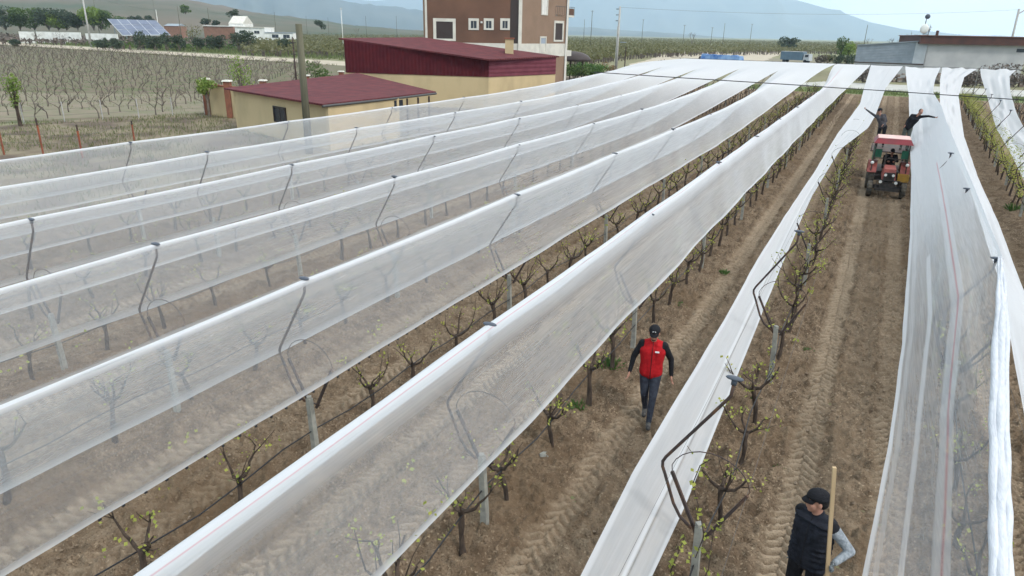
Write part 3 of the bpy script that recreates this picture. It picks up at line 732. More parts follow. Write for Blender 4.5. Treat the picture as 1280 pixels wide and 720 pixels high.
WE = [((762, 462), .28, 130, 'largest green weed tuft under the vine left of the red vested man'), ((722, 512), .19, 80, 'green weed tuft left of the red vested man feet'), ((686, 575), .10, 40, 'small weed tuft at the vine foot below the netted row'),
      ((944, 500), .11, 45, 'small weed tuft by the vine foot in the bare row'), ((935, 572), .10, 35, 'small weed tuft at the front vine of the bare row'), ((972, 585), .10, 30, 'tiny weed on the lane edge left of the capped man'),
      ((850, 385), .16, 60, 'weed tuft at the foot of the netted row beyond the red vested man'), ((1268, 265), .40, 120, 'green weed tuft at the right frame edge below the leafy row'), ((905, 342), .15, 50, 'weed tuft in shade of the netted row far beyond the man'),
      ((612, 610), .08, 26, 'tiny weed beside the concrete post of the netted row'), ((1010, 440), .12, 40, 'weed tuft right of the second post in the bare row')]
for (px, py), r, n, lb in WE:
    v = ray(px, py); t_ = H/-v[2]; weed('weed_tuft', (v[0]*t_, v[1]*t_, 0), r, n, lb, size=.045)
# stones by the trunk, straw
def stone(loc, s, label):
    b = MB(); b.ell((0, 0, 0), (s, s*.75, s*.55), 9, 6); g = random.Random(int(s*1000)); b.v = [(x*g.uniform(.8, 1.15), y*g.uniform(.8, 1.15), z*g.uniform(.8, 1.15)) for x, y, z in b.v]
    o = b.build('stone', M['concrete']); o.location = loc; tag(o, label, 'stone', 'stones at the foot of the netted row')
v = ray(688, 575); t_ = H/-v[2]; sx, sy = v[0]*t_, v[1]*t_
stone((sx-.08, sy, .05), .10, 'larger pale stone against the vine foot in the netted row'); stone((sx+.09, sy+.05, .04), .07, 'smaller pale stone right of the vine foot in the netted row')

# ------------------------------------------------------------------ buildings
def V3(p): return np.array([p[0], p[1], p[2] if len(p) > 2 else 0.0])
def wallbox(a, b, z0, z1, th=.2, inward=None):
    """upright slab from ground point a to b; thickness away from the camera"""
    a = np.array(a[:2], float); b = np.array(b[:2], float); d = (b-a)/np.linalg.norm(b-a); n = np.array([-d[1], d[0]])
    if n.dot((a+b)/2) < 0: n = -n
    q = [a, b, b+n*th, a+n*th]
    z0 = z0 if hasattr(z0, '__len__') else (z0, z0); z1 = z1 if hasattr(z1, '__len__') else (z1, z1)
    zz0 = [z0[0], z0[1], z0[1], z0[0]]; zz1 = [z1[0], z1[1], z1[1], z1[0]]
    m_ = MB(); m_.hexa([(*q[i], zz0[i]) for i in range(4)], [(*q[i], zz1[i]) for i in range(4)]); m_.uv = True; return m_
def onwall(a, b, u, z, off=0.0):
    a = np.array(a[:2], float); b = np.array(b[:2], float); d = (b-a)/np.linalg.norm(b-a); n = np.array([-d[1], d[0]])
    if n.dot((a+b)/2) < 0: n = -n
    p = a+(b-a)*u-n*off; return np.array([p[0], p[1], z])
def panel(a, b, u0, u1, z0, z1, off, th):
    p, q = onwall(a, b, u0, 0, off), onwall(a, b, u1, 0, off); return wallbox(p, q, z0, z1, th)
def window(parent, a, b, u0, u1, z0, z1, fw=.14, frame='cream', pane='glass', lab=None):
    m_ = MB(); L_ = np.linalg.norm(np.array(b[:2])-np.array(a[:2])); du = fw/L_
    for (x0, x1, y0, y1) in ((u0, u0+du, z0, z1), (u1-du, u1, z0, z1), (u0+du, u1-du, z1-fw, z1), (u0+du, u1-du, z0, z0+fw*.7)):
        q = panel(a, b, x0, x1, y0, y1, .07, .09); m_.add(q.v, q.f)
    f = m_.build('window', M[frame], parent)
    panel(a, b, u0+du*.9, u1-du*.9, z0+fw*.6, z1-fw*.9, .015, .03).build('pane', M[pane], f)
    panel(a, b, (u0+u1)/2-.02/L_, (u0+u1)/2+.02/L_, z0+fw*.7, z1-fw, .03, .02).build('mullion', M[frame], f) if (u1-u0)*L_ > .9 and pane == 'glass' else None
    return f
def zat(x, y, d): return float(P(x, y, d)[2])
# brown house
hA, hB, hC = G(532, 79), G(649, 82), G(709, 91)
hD = hA+(hC-hB)
house = thing('house', 'three storey brown rendered house with cream stone trim behind the maroon shed', 'house', (hB[0], hB[1], 0))
def HB(mb, nm, mt_, parent=None, **kw):      # house-space build (world coordinates kept)
    o = mb.build(nm, mt_, parent if parent is not None else house, **kw)
    if parent is None: o.location = (-hB[0], -hB[1], 0)
    return o
for a, b, n_ in ((hA, hB, 'front_wall'), (hB, hC, 'side_wall'), (hA, hD, 'side_wall'), (hD, hC, 'rear_wall')):
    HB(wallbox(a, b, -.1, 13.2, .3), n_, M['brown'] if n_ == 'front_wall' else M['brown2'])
zs = zat(709, 54.5, 91); zs0 = zat(709, 70, 91)
HB(panel(hA, hB, -.002, 1.002, zs0, zs, .035, .033), 'stone_band', M['cream'])
HB(panel(hB, hC, -.004, 1.004, zs0, zs, .035, .033), 'stone_band', M['cream'])
for a, b, u0, u1 in ((hA, hB, -.004, .018), (hB, hC, -.02, .04), (hB, hC, .965, 1.01)):
    HB(panel(a, b, u0, u1, 0, 13.1, .06, .056), 'quoin', M['cream'])
def ucol(a, b, x):
    best = min((abs((proj(onwall(a, b, u, H)) or (0, 0))[0]-x), u) for u in np.linspace(-.2, 1.2, 1401)); return best[1]
def dist(p): return float(p[:2].dot(fh[:2]))
def winpx(parent, a, b, x0, x1, y0, y1, **kw):
    u0, u1 = ucol(a, b, x0), ucol(a, b, x1); xm = (x0+x1)/2; d = dist(onwall(a, b, (u0+u1)/2, 0)); z1, z0 = zat(xm, y0, d), zat(xm, y1, d)
    return u0, u1, z0, z1
hp = thing  # noqa
wins = [(hA, hB, 541.5, 569.5, 23, 51, 'shutter', .32), (hA, hB, 585.5, 598.5, 23, 37.5, 'glass', .26), (hA, hB, 604.5, 617, 23, 37.5, 'glass', .26), (hA, hB, 625, 637, 23, 37.5, 'glass', .26),
        (hB, hC, 692, 704, 26, 52, 'shutter', .28), (hB, hC, 675, 683, 45.5, 66, 'glass', .18), (hB, hC, 675.5, 683.5, -14, 19, 'white', .2)]
M['paneblue'] = mat('grey_curtain', (.30, .34, .40), .6)
for a, b, x0, x1, y0, y1, pn, fw in wins:
    u0, u1, z0, z1 = winpx(house, a, b, x0, x1, y0, y1)
    f = window(house, a, b, u0, u1, z0, z1, fw, pane=('paneblue' if x0 == 675 else pn)); f.location = (-hB[0], -hB[1], 0)
u0, u1 = ucol(hA, hB, 637.5), ucol(hA, hB, 648); HB(panel(hA, hB, u0, u1, zs, 13.1, .02, .018), 'recess_shade_strip', M['shutter'])  # flat dark strip on the wall, the shade of a recess put into colour
# drainpipe, balconies, roof
q = onwall(hB, hC, .96, 0, .12); HB(MB().tube([(q[0], q[1], 0), (q[0], q[1], 12.8)], .07, 8), 'drainpipe', M['white'])
d_ = (hC-hB)/np.linalg.norm(hC-hB)
def balc(z):
    a = hC-d_*3.0; b = hC+d_*1.6; bb = wallbox(a, b, z, z+.22, 0.9); bb2 = wallbox(hC+d_*.05, hC+d_*1.55, z-.0, z+1.0, .12)
    f = HB(bb, 'balcony', M['cream']); bb3 = wallbox(hC+d_*.05+np.array([0, 0, 0]), hC+d_*1.5, z+.23, z+1.0, .1); bb3.build('parapet', M['brown'], f)
    r = MB(); r.tube([(*a[:2], z+1.15), (*b[:2], z+1.15)], .03, 6); [r.tube([(*(a+(b-a)*t)[:2], z+.2), (*(a+(b-a)*t)[:2], z+1.15)], .02, 5) for t in np.linspace(0, 1, 12)]
    r.build('railing', M['wire'], f)
balc(zat(715, 12, 92)-.9)
HB(wallbox(hC-d_*1, hC+d_*1.3, zat(714, 70, 92), zat(714, 63, 92), .5), 'terrace_slab', M['cream'])
cx = (hA+hC)/2
rf = MB(); ov = 1.08; base = [cx+(p-cx)*ov for p in (hA, hB, hC, hD)]; rf.add([(*p[:2], 13.2) for p in base]+[(*cx[:2], 15.6)], [(0, 1, 4), (1, 2, 4), (2, 3, 4), (3, 0, 4), (3, 2, 1, 0)]); HB(rf, 'roof', M['terracotta'])
sp = onwall(hA, hB, ucol(hA, hB, 601.5), zat(601, 29, 80), .12); HB(MB().tube([sp, sp+np.array([0, 0, .2])], .12, 8), 'wall_lamp', M['white'])

# maroon shed
K1, K2, K3 = G(430, 62.2), G(611, 60), G(696, 66.6); K4 = K1+(K3-K2)
big = thing('shed', 'long yellow shed with maroon sheet cladding and a sloping maroon roof before the house', 'shed', (K2[0], K2[1], 0))
def KB(mb, nm, m_, parent=None):
    o = mb.build(nm, m_, parent if parent is not None else big)
    if parent is None: o.location = (-K2[0], -K2[1], 0)
    return o
zc = zat(611, 96, 60); zt1, zt2, zt3 = zat(430, 50, 62.2), zat(611, 76, 60), zat(696, 71.5, 66.6)
KB(wallbox(K1, K2, -.1, zc, .2), 'wall', M['yellow']); KB(wallbox(K2, K3, -.1, zc, .2), 'wall', M['yellow']); KB(wallbox(K1, K4, -.1, zc, .2), 'wall', M['yellow']); KB(wallbox(K4, K3, -.1, zc, .2), 'wall', M['yellow'])
o1 = np.array([0, 0, 0.])
def off(a, b, o_): return (onwall(a, b, 0, 0, o_), onwall(a, b, 1, 0, o_))
a, b = off(K1, K2, .05); KB(wallbox(a, b, zc-.02, (zt1, zt2), .12), 'cladding', M['maroonwall'])
def hcorr():
    a, b = off(K2, K3, .05); return wallbox(a, b, zc-.02, (zt2, zt3), .12)
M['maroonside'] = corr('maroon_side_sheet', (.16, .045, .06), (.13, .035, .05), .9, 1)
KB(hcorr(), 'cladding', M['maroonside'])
KB(wallbox(K1, K4, zc, (zt1, zt1-.3), .12), 'cladding', M['maroonwall']); KB(wallbox(K4, K3, zc, (zt1-.3, zt3), .1), 'cladding', M['maroonwall'])
def quadroof(pts, th=.12):
    m_ = MB(); m_.uv = True; m_.hexa([np.array(p)-np.array([0, 0, th]) for p in pts], pts); return m_
c1, c2, c3 = P(423, 47.5, 62.5), P(611, 74, 59.3), P(699, 70, 66.8); c4 = c1+(c3-c2)
d1 = c4-c1
UVDIR = Vector((*(c2-c1)[:2], 0)).normalized()
KB(quadroof([c1, c2, c3, c4]), 'roof', M['maroon'])
ch = onwall(K2, K3, ucol(K2, K3, 658), 0, -2.0); zch = zat(658, 68, dist(ch))
KB(MB().box((ch[0], ch[1], zch+.3), (.75, .75, 1.9), .5), 'chimney', M['yellow']); KB(MB().box((ch[0], ch[1], zch+1.32), (.9, .9, .12), .5), 'chimney_cap', M['terracotta'])

# low yellow shed
A_, B_, C_ = G(285, 44.6), G(403, 37.0), G(536, 45.0); D_ = A_+(C_-B_)
low = thing('shed', 'low yellow shed with flat maroon roof and one dark window beside the wooden pole', 'shed', (B_[0], B_[1], 0))
def LB(mb, nm, m_, parent=None):
    o = mb.build(nm, m_, parent if parent is not None else low)
    if parent is None: o.location = (-B_[0], -B_[1], 0)
    return o
zA, zB, zC = zat(285, 113, 44.6), zat(403, 132, 37), zat(536, 118, 45)
LB(wallbox(A_, B_, -.1, (zA, zB), .2), 'wall', M['yellow']); 
uc = .62; E_ = B_+(C_-B_)*uc; zE = lerp(zB, zC, uc)
LB(wallbox(B_, E_, -.1, (zB, zE), .2), 'wall', M['yellow']); LB(wallbox(A_, D_, -.1, zA, .2), 'wall', M['yellow']); LB(wallbox(D_, E_, -.1, (zA, zE), .2), 'wall', M['yellow'])
u0, u1, z0, z1 = winpx(low, A_, B_, 332, 348, 133, 151); f = window(low, A_, B_, u0, u1, z0-.1, z1+.0, .08, 'shutter', 'glass'); f.location = (-B_[0], -B_[1], 0)
u0, u1, z0, z1 = winpx(low, B_, C_, 489, 500, 125, 138); LB(panel(B_, C_, u0, u1, z0, z1, .03, .02), 'doorway', M['glass'])
r1, r2, r3, r4 = P(280, 110, 45), P(403, 130, 36.6), P(545, 114.5, 45.6), P(447, 91, 55)
UVDIR = Vector((*(r3-r2)[:2], 0)).normalized()
LB(quadroof([r1, r2, r3, r4], .10), 'roof', M['maroon'])
LB(MB().tube([r2+[0, 0, -.12], (r2+r3)/2+[0, 0, -.14], r3+[0, 0, -.12]], .07, 8), 'gutter', M['wire'])
for uu in (.74, .86, .985):
    p = B_+(C_-B_)*uu; LB(MB().tube([(p[0], p[1], 0), (p[0], p[1], zC-.1)], .06, 6), 'roof_post', M['iron'])

# perimeter wall with pillars
w1, w2 = G(247, 52), G(283, 50); 
def peri(a, b, z, lab, piers=(), capm='terracotta'):
    t = thing('boundary_wall', lab, 'wall', (a[0], a[1], 0))
    def B2(mb, nm, m_):
        o = mb.build(nm, m_, t); o.location = (-a[0], -a[1], 0)
    B2(wallbox(a, b, -.1, z, .2), 'wall', M['yellow']); p, q = off(a, b, .05); B2(wallbox(p, q, z, z+.1, .3), 'coping', M[capm])
    for u in piers:
        p = a+(b-a)*u; B2(MB().box((p[0], p[1], (z+.35)/2), (.42, .42, z+.45), .4), 'pillar', M['terracotta']); B2(MB().box((p[0], p[1], z+.46), (.6, .6, .1), .4, 0, .8), 'pillar_cap', M['cream'])
zw = zat(265, 108, 51)
peri(w1, w2, zw, 'short yellow boundary wall with terracotta coping left of the low shed', (0.03, .82))
w3, w4 = G(300, 56), G(425, 74); peri(w3, w4, zat(367, 97, 65)-.3, 'long boundary wall with pale coping behind the low maroon roof', (.14, .56, .98), 'cream')

# right side buildings
q1, q2, q3 = G(1075, 128), G(1163, 122), G(1290, 118)
gs = thing('shed', 'grey corrugated metal shed left of the white building at the far right', 'shed', (q1[0], q1[1], 0))
def SB(root, mb, nm, m_):
    o = mb.build(nm, m_, root); o.location = -root.location; return o
zl, zr_ = zat(1075, 57, 128), zat(1163, 51.5, 122); zb = zat(1120, 78.5, 125)
qm = q1+(q2-q1)*.84
SB(gs, wallbox(q1, qm, zb, (zl, lerp(zl, zr_, .84)), .3), 'metal_wall', M['greysheet']); SB(gs, wallbox(qm, q2, zb, (lerp(zl, zr_, .84), zr_), .3), 'metal_wall', M['lightgrey'])
SB(gs, wallbox(q1, q2, -.1, zb-.18, .3), 'base_wall', M['greywall']); p, q = off(q1, q2, .08); SB(gs, wallbox(p, q, zb-.17, zb-.02, .3), 'ledge', M['iron'])
p, q = off(q1, q2, .2); SB(gs, wallbox(p, q, (zl+.01, zr_+.01), (zl+.16, zr_+.16), 9), 'roof', M['metalgrey'])
M['brick2'] = mat('dark_brick', (.17, .07, .05), .9, (.12, .055, .04), 1)
wb = thing('building', 'long white building with a brown roof edge and slot window at the right', 'building', (q2[0], q2[1], 0))
zt = zat(1163, 55, 122); zu = zat(1163, 45, 122)
SB(wb, wallbox(q2, q3, -.1, zt, .3), 'wall', M['greywall']); nrm = (q3-q2)/np.linalg.norm(q3-q2); bk = np.array([-nrm[1], nrm[0], 0]); bk = bk if bk.dot(q2) > 0 else -bk
SB(wb, wallbox(q2, q2+bk*14, -.1, zt, .3), 'wall', M['greywall']); SB(wb, wallbox(q2+bk*14, q3+bk*14, -.1, zt, .3), 'wall', M['greywall'])
p, q = off(q2-nrm*1.4, q3, .7); SB(wb, wallbox(p, q, zt+.01, zu, 15.5), 'roof_slab', M['rust_roof']); p, q = off(q2-nrm*1.6, q3, .85); SB(wb, wallbox(p, q, zu, zu+.12, 15.8), 'roof_edge', M['brick2'])
u0 = ucol(q2, q3, 1273); SB(wb, panel(q2, q3, u0, min(u0+.09, 1.0), zat(1275, 65.5, 118.5), zat(1275, 61, 118.5), .03, .02), 'window', M['glass'])
p = q2+nrm*1.8+bk*3; SB(wb, MB().tube([(p[0], p[1], zu), (p[0], p[1], zu+.9)], .22, 8), 'roof_vent', M['rust_roof'])
# satellite dish on the roof corner
dp_ = thing('satellite_dish', 'satellite dish on a mast at the brown roof corner', 'satellite dish', (q2[0]-nrm[0], q2[1]-nrm[1], zu))
MB().tube([(0, 0, 0), (0, 0, 2.6)], .06, 6).build('mast', M['wire'], dp_); b = MB(); b.ell((0, -.3, 1.1), (.65, .18, .75), 14, 8); b.build('dish', M['white'], dp_, True); b = MB(); b.ell((.1, -.1, 3.0), (.4, .25, .4), 10, 6); b.build('upper_dish', M['cap'], dp_, True)
# low rubble wall and fence in front of the buildings
M['rubble'] = mat('rubble_stone', (.20, .15, .12), .95, (.36, .32, .28), .9, .8, 3, lo=.42, hi=.58)
a, b = G(1080, 116), G(1300, 108); rb = MB()
for i in range(170):
    t = rnd.random(); p = a+(b-a)*t; s = rnd.uniform(.25, .6); c = (p[0]+rnd.uniform(-.6, .6), p[1]+rnd.uniform(-.6, .6), rnd.uniform(0, 1.3)); rb.box(c, (s*1.6, s*1.2, s), rnd.uniform(0, 3))
tag(rb.build('rubble_wall', M['rubble']), 'rough rubble stone wall along the concrete road under the net ends', 'wall')
for j, (xx, s) in enumerate(((1222, 1.0), (1268, 1.5), (1100, 1.0))):
    p = G(xx, 106+j); b = MB(); b.leaves((0, 0, 1.1*s), (2.6*s, 1.4*s, 1.2*s), 700, .35, j); o = b.build('bush', M['twig']); o.location = (p[0], p[1], 0); tag(o, ['brown bare bush by the rubble wall between two net strips', 'largest brown bush at the right frame edge below the building', 'small brown bush behind the tractor lane end'][j], 'bush', 'brown bushes along the rubble wall')

# white farmhouse and others far left
def simple_house(name, label, cat, x0, x1, ytop, ybot, d, depth, wallm, roofm, ridge=1.0, wins_=(), zoff=0.0, roof=True):
    a, b = G(x0, d), G(x1, d); z1 = zat((x0+x1)/2, ytop, d); t = thing(name, label, cat, (a[0], a[1], 0))
    z0 = zat((x0+x1)/2, ybot, d) if ybot else -.2
    z0 = min(z0, 0)
    n = np.array([fh[0], fh[1], 0])*depth
    m_ = MB(); m_.hexa([(*a[:2], z0), (*b[:2], z0), (*(b+n)[:2], z0), (*(a+n)[:2], z0)], [(*a[:2], z1), (*b[:2], z1), (*(b+n)[:2], z1), (*(a+n)[:2], z1)]); SB(t, m_, 'walls', M[wallm])
    if roof:
        c = [a-n*.03, b-n*.03, b+n*1.03, a+n*1.03]; r = MB(); mid1, mid2 = (c[0]+c[3])/2, (c[1]+c[2])/2
        if ridge > 0: r.add([(*p[:2], z1+.01) for p in c]+[(*mid1[:2], z1+ridge), (*mid2[:2], z1+ridge)], [(0, 1, 5, 4), (2, 3, 4, 5), (0, 4, 3), (1, 2, 5), (3, 2, 1, 0)])
        else: r.hexa([(*p[:2], z1+.01) for p in c], [(*p[:2], z1+.3) for p in c])
        SB(t, r, 'roof', M[roofm])
    for (u0, u1, ya, yb) in wins_:
        f = window(t, a, b, u0, u1, zat((x0+x1)/2, yb, d), zat((x0+x1)/2, ya, d), .25, 'white', 'glass'); f.location = -t.location
    return t
M['brick'] = mat('old_brick', (.26, .14, .10), .95, (.20, .11, .08), 1)
simple_house('farmhouse', 'white farmhouse with two arched windows in the fields at the upper left', 'house', 294, 331, 34.5, 47, 300, 12, 'white', 'cream', 0, ((.13, .33, 37.5, 42.5), (.62, .84, 37.5, 42.5)))
simple_house('farmhouse', 'white gabled block rising behind the white farmhouse', 'house', 287, 305, 29.5, 46, 318, 12, 'white', 'cream', 3.2)
simple_house('outbuilding', 'open brown outbuilding with white flat roof left of the white farmhouse', 'outbuilding', 255, 292, 33, 47, 306, 14, 'brick', 'white', 0)
simple_house('outbuilding', 'pair of small white huts with dark doors right of the farmhouse', 'outbuilding', 331, 366, 41.5, 48, 300, 8, 'white', 'metalgrey', 0, ((.22, .5, 42.3, 48), (.62, .9, 42.3, 48)))
simple_house('outbuilding', 'small brick outbuilding right of the solar panels', 'outbuilding', 206, 224, 32.5, 44, 330, 8, 'brick', 'metalgrey', 1.0)
for i, (x0, x1, ya) in enumerate(((23, 42, 38.5), (45, 100, 39), (106, 146, 41))):
    a, b = G(x0, 232), G(x1, 232); m_ = wallbox(a, b, -.1, zat((x0+x1)/2, ya, 232)-.25, .3)
    tag(m_.build('garden_wall', M['white']), ['short white wall block at the left end of the dirt track', 'long low white wall under the tree line', 'short low white wall beside the solar panels'][i], 'wall', 'low white walls at the upper left')
# solar array
sa, sb = G(146, 262), G(214, 262); n = np.array([fh[0], fh[1], 0])
c = [P(153, 44, 258), P(213, 43.5, 258), P(195, 25.5, 264), P(134, 23.5, 264)]
sol = thing('solar_array', 'tilted bluish solar panel array beside the low white walls', 'solar panels', (c[0][0], c[0][1], 0))
M['solar'] = mat('solar_cell', (.13, .145, .20), .35, (.17, .19, .25), .3, spec=.5); M['solarframe'] = mat('panel_frame', (.62, .63, .65), .5)
o_ = SB(sol, quadroof([c[0], c[1], c[2], c[3]], .15), 'backing', M['solarframe'])
for i in range(5):
    for j in range(3):
        u0, u1, v0, v1 = (i+.03)/5, (i+.97)/5, (j+.03)/3, (j+.97)/3
        def bl(u, v): return (c[0]*(1-u)+c[1]*u)*(1-v)+(c[3]*(1-u)+c[2]*u)*v+np.array([0, 0, .05])
        SB(sol, quadroof([bl(u0, v0), bl(u1, v0), bl(u1, v1), bl(u0, v1)], .04), 'solar_panel', M['solar'])
for u in (.1, .5, .9):
    for v in (0.05, .95): p = bl(u, v); SB(sol, MB().tube([(p[0], p[1], -.1), (p[0], p[1], p[2]-.1)], .12, 6), 'leg', M['metalgrey'])

# ------------------------------------------------------------------ poles
def pole(name, x, yb, yt, d, label, m_='polegrey', r=.14, arm=0, grp='utility poles across the plain', lamp=False, base=None):
    g_ = G(x, d); top = zat(x, yt, d); t = thing(name, label, 'utility pole', (g_[0], g_[1], 0), 0, grp)
    MB().tube([(0, 0, -.3), (0, 0, top)], [r, r*.6], 8).build('pole_shaft', M[m_], t, True)
    if arm:
        b = MB(); b.box((0, 0, top-.35), (arm, .1, .1), -R(27)); b.build('crossarm', M['metalgrey'], t)
        for s in (-.45, 0, .45): MB().tube([(s*arm*.89, s*arm*-.45, top-.3), (s*arm*.89, s*arm*-.45, top+.0)], .06, 6).build('insulator', M['cream'], t)
    return t, top
PT = {}
def addp(*a, **k): t, z = pole(*a, **k); PT[a[1]] = (t, z); return t
# wooden pole
g_ = P(376, 30, 46)
wp = thing('wooden_pole', 'thick old wooden pole standing before the low maroon roof', 'pole', (*G(374, 36)[:2], 0)); MB().tube([(0, 0, -.3), (0, 0, P(376, 30, 36)[2])], [.20, .16], 10).build('pole_shaft', M['polewood'], wp, True)
addp('utility_pole', 111, 58, -12, 205, 'leaning pale concrete pole at the edge of the dirt track', r=.3, arm=2.0)
addp('street_lamp', 365, 95, 46, 66, 'thin dark lamp post behind the wooden pole', m_='iron', r=.09)
lp = PT[365][0]; z = PT[365][1]; b = MB(); b.box((0, 0, z-.5), (1.0, .12, .08), -.4); b.box((0, 0, z-1.5), (.9, .1, .06), -.4); b.build('lamp_bracket', M['iron'], lp)
addp('utility_pole', 773, 88, 8, 122, 'tall concrete utility pole right of the green hedge', r=.26, arm=0)
t = PT[773][0]; z = PT[773][1]
for i in range(3): MB().box((-.35, .1, z-.4-i*.9), (.7, .12, .16), -.4).build('bracket', M['metalgrey'], t)
MB().tube([(-.2, 0, 0), (-.25, 0, z-3)], .05, 6).build('stay_pipe', M['white'], t)
g_ = G(784, 118); sl = thing('street_lamp', 'short street lamp with angled head right of the tall concrete pole', 'street lamp', (g_[0], g_[1], 0)); z = zat(784, 58, 118)
MB().tube([(0, 0, 0), (0, 0, z)], .10, 6).build('pole_shaft', M['iron'], sl); MB().box((-.5, -.1, z+.6), (1.6, .5, .14), -.9).build('lamp_head', M['metalgrey'], sl).rotation_euler = (0, 0, 0)
far_poles = [(730, 44, 24, 420, 'leftmost thin far pole right of the house', 0), (739, 45, 13, 300, 'tall dark pole just right of the house', 1.6), (803, 46, 24, 420, 'dark far pole right of the tall concrete pole', 1.8), (855, 47, 31, 420, 'thin far pole left of the bare poplar', 1.8),
             (890, 48, 34, 420, 'short far pole right of the bare poplar', 1.5), (905, 48, 29, 430, 'thin far pole above the blue tarpaulin', 0), (939, 49, 30, 430, 'thin pale pole above the gap left of the dark round tree', 1.2), (1083, 51, 31, 300, 'thin pole between green poplar and bare trees', 0),
             (199, 30, 12, 330, 'white pole just right of the solar panels', 0), (226, 30, 8, 330, 'dark pole left of the white farmhouse on the hill side', 0), (263, 30, 10, 330, 'dark pole directly behind the flat white roof', 0),
             (197, 22, -2, 700, 'far thin pole above the solar panels on the green hill', 0), (345, 40, 15, 420, 'dark pole right of the farmhouse', 0), (384, 32, 20, 600, 'small far pole left of the wooden pole', 0), (411, 35, 22, 600, 'small far pole right of the wooden pole', 0),
             (428, 47, 10, 230, 'pale pole rising above the left tip of the maroon roof', 1.5), (458, 40, 20, 500, 'dark far pole above the maroon roof left half', 0), (496, 40, 20, 500, 'dark far pole above the maroon roof near the house', 0), (124, 30, -5, 420, 'thin dark pole right of the leaning pole', 0)]
for x, yb, yt, d, lb, arm in far_poles: addp('utility_pole', x, yb, yt, d, lb, m_='white' if x in (199, 428) else 'polewood', r=.16 if d > 280 else .14, arm=arm)
# right leaning pole
g_ = G(1268, 150); rp = thing('utility_pole', 'grey utility pole with side arm behind the brown roof', 'utility pole', (g_[0], g_[1], 0), 0, 'utility poles across the plain')
tp = P(1274, 11, 150)-np.array([*g_[:2], 0]); MB().tube([(0, 0, 0), tp], .2, 8).build('pole_shaft', M['polegrey'], rp, True); MB().tube([tp-[0, 0, 1], tp+[3, 1, 1.2]], .12, 6).build('crossarm', M['polegrey'], rp)
# overhead lines
def line(x0, y0, d0_, x1, y1, d1_, lab, sag=.8, r=.025):
    a, b = P(x0, y0, d0_), P(x1, y1, d1_); wire('power_line', [a, b], r, M['wire'], lab, 'power line', 4, 'overhead power lines', sag)
line(773, 9, 122, 1274, 12, 150, 'long thin power line across the sky toward the right pole', 1.0, .018)
line(111, -6, 205, 226, 10, 330, 'thin power line from the leaning pole to the hill side', 2, .03)
line(226, 9, 330, 345, 16, 420, 'thin power line running over the white farmhouse', 2, .03)

# ------------------------------------------------------------------ trees and shrubs
def tree(name, x, ybase, d, hgt, wid, n, size, label, lm='green', cat='tree', grp=None, trunk=.25, seed=0, trunkm='bark2', z0=None, lobes=7):
    g_ = G(x, d); t = thing(name, label, cat, (g_[0], g_[1], 0 if z0 is None else z0), 0, grp)
    g = random.Random(seed); b = MB(); th = hgt*trunk
    b.tube([(0, 0, -.2), (0.05*hgt*.1, 0, th), (0, 0, hgt*.75)], [hgt*.03+.03, hgt*.022+.02, .02], 6)
    cr_ = MB()
    for i in range(lobes):
        a = g.uniform(0, 6.28); rr = wid*.5*g.uniform(.15, .62); zc_ = th+(hgt-th)*g.uniform(.25, .8); c = (math.cos(a)*rr, math.sin(a)*rr, zc_)
        b.tube([(0, 0, th*.8), (c[0]*.5, c[1]*.5, (th+zc_)/2), c], [hgt*.015+.01, hgt*.01, .01], 4)
        cr_.leaves(c, (wid*.26*g.uniform(.7, 1.2), wid*.26*g.uniform(.7, 1.2), (hgt-th)*.24*g.uniform(.7, 1.2)), n//lobes, size, seed*31+i, shell=.25)
    b.build('trunk', M[trunkm], t); cr_.build('crown', M[lm], t); return t
def baretree(name, x, d, hgt, wid, label, seed=0, grp=None, m_='twig', cat='tree', z0=0, leaf=0, spread=.5, depth=5):
    g_ = G(x, d) if not isinstance(x, tuple) else np.array([x[0], x[1], 0]); t = thing(name, label, cat, (g_[0], g_[1], z0), 0, grp); me, lf_ = bare_mesh(seed, hgt, wid, spread, depth, leaf)
    a = bpy.data.objects.new('trunk', me); a.data.materials.clear(); a.data.materials.append(M[m_]); col.objects.link(a); a.parent = t
    if lf_: a = bpy.data.objects.new('leaf_haze', lf_); col.objects.link(a); a.parent = t
    return t
def bare_mesh(seed, hgt, wid, spread, depth, leaf):
    g = random.Random(seed); b = MB(); tips = []
    def grow(p, d, ln, r, k):
        q = p+d*ln; mid = (p+q)/2+Vector((g.uniform(-1, 1), g.uniform(-1, 1), 0))*ln*.08; b.tube([p, mid, q], [r, r*.85, r*.7], 4 if k < depth else 5, cap=False)
        if k == 0: tips.append(q); return
        for _ in range(g.choice((2, 3))):
            nd_ = (d+Vector((g.uniform(-1, 1)*wid/hgt*2.2, g.uniform(-1, 1)*wid/hgt*2.2, g.uniform(-.1, .5)))*spread).normalized(); grow(q, nd_, ln*g.uniform(.62, .85), r*.6, k-1)
    grow(Vector((0, 0, -.1)), Vector((g.uniform(-.05, .05), g.uniform(-.05, .05), 1)).normalized(), hgt*.28, hgt*.02+.01, depth)
    lm_ = None
    if leaf:
        gg = np.random.default_rng(seed); l = MB(); idx = gg.integers(0, len(tips), leaf); l.quads(np.array(tips)[idx]+gg.normal(size=(leaf, 3))*hgt*.03, hgt*.03, gg); lm_ = l.mesh('leaf_haze', M['farleaf'])
    return b.mesh('trunk', M[m_] if False else M['twig']), lm_
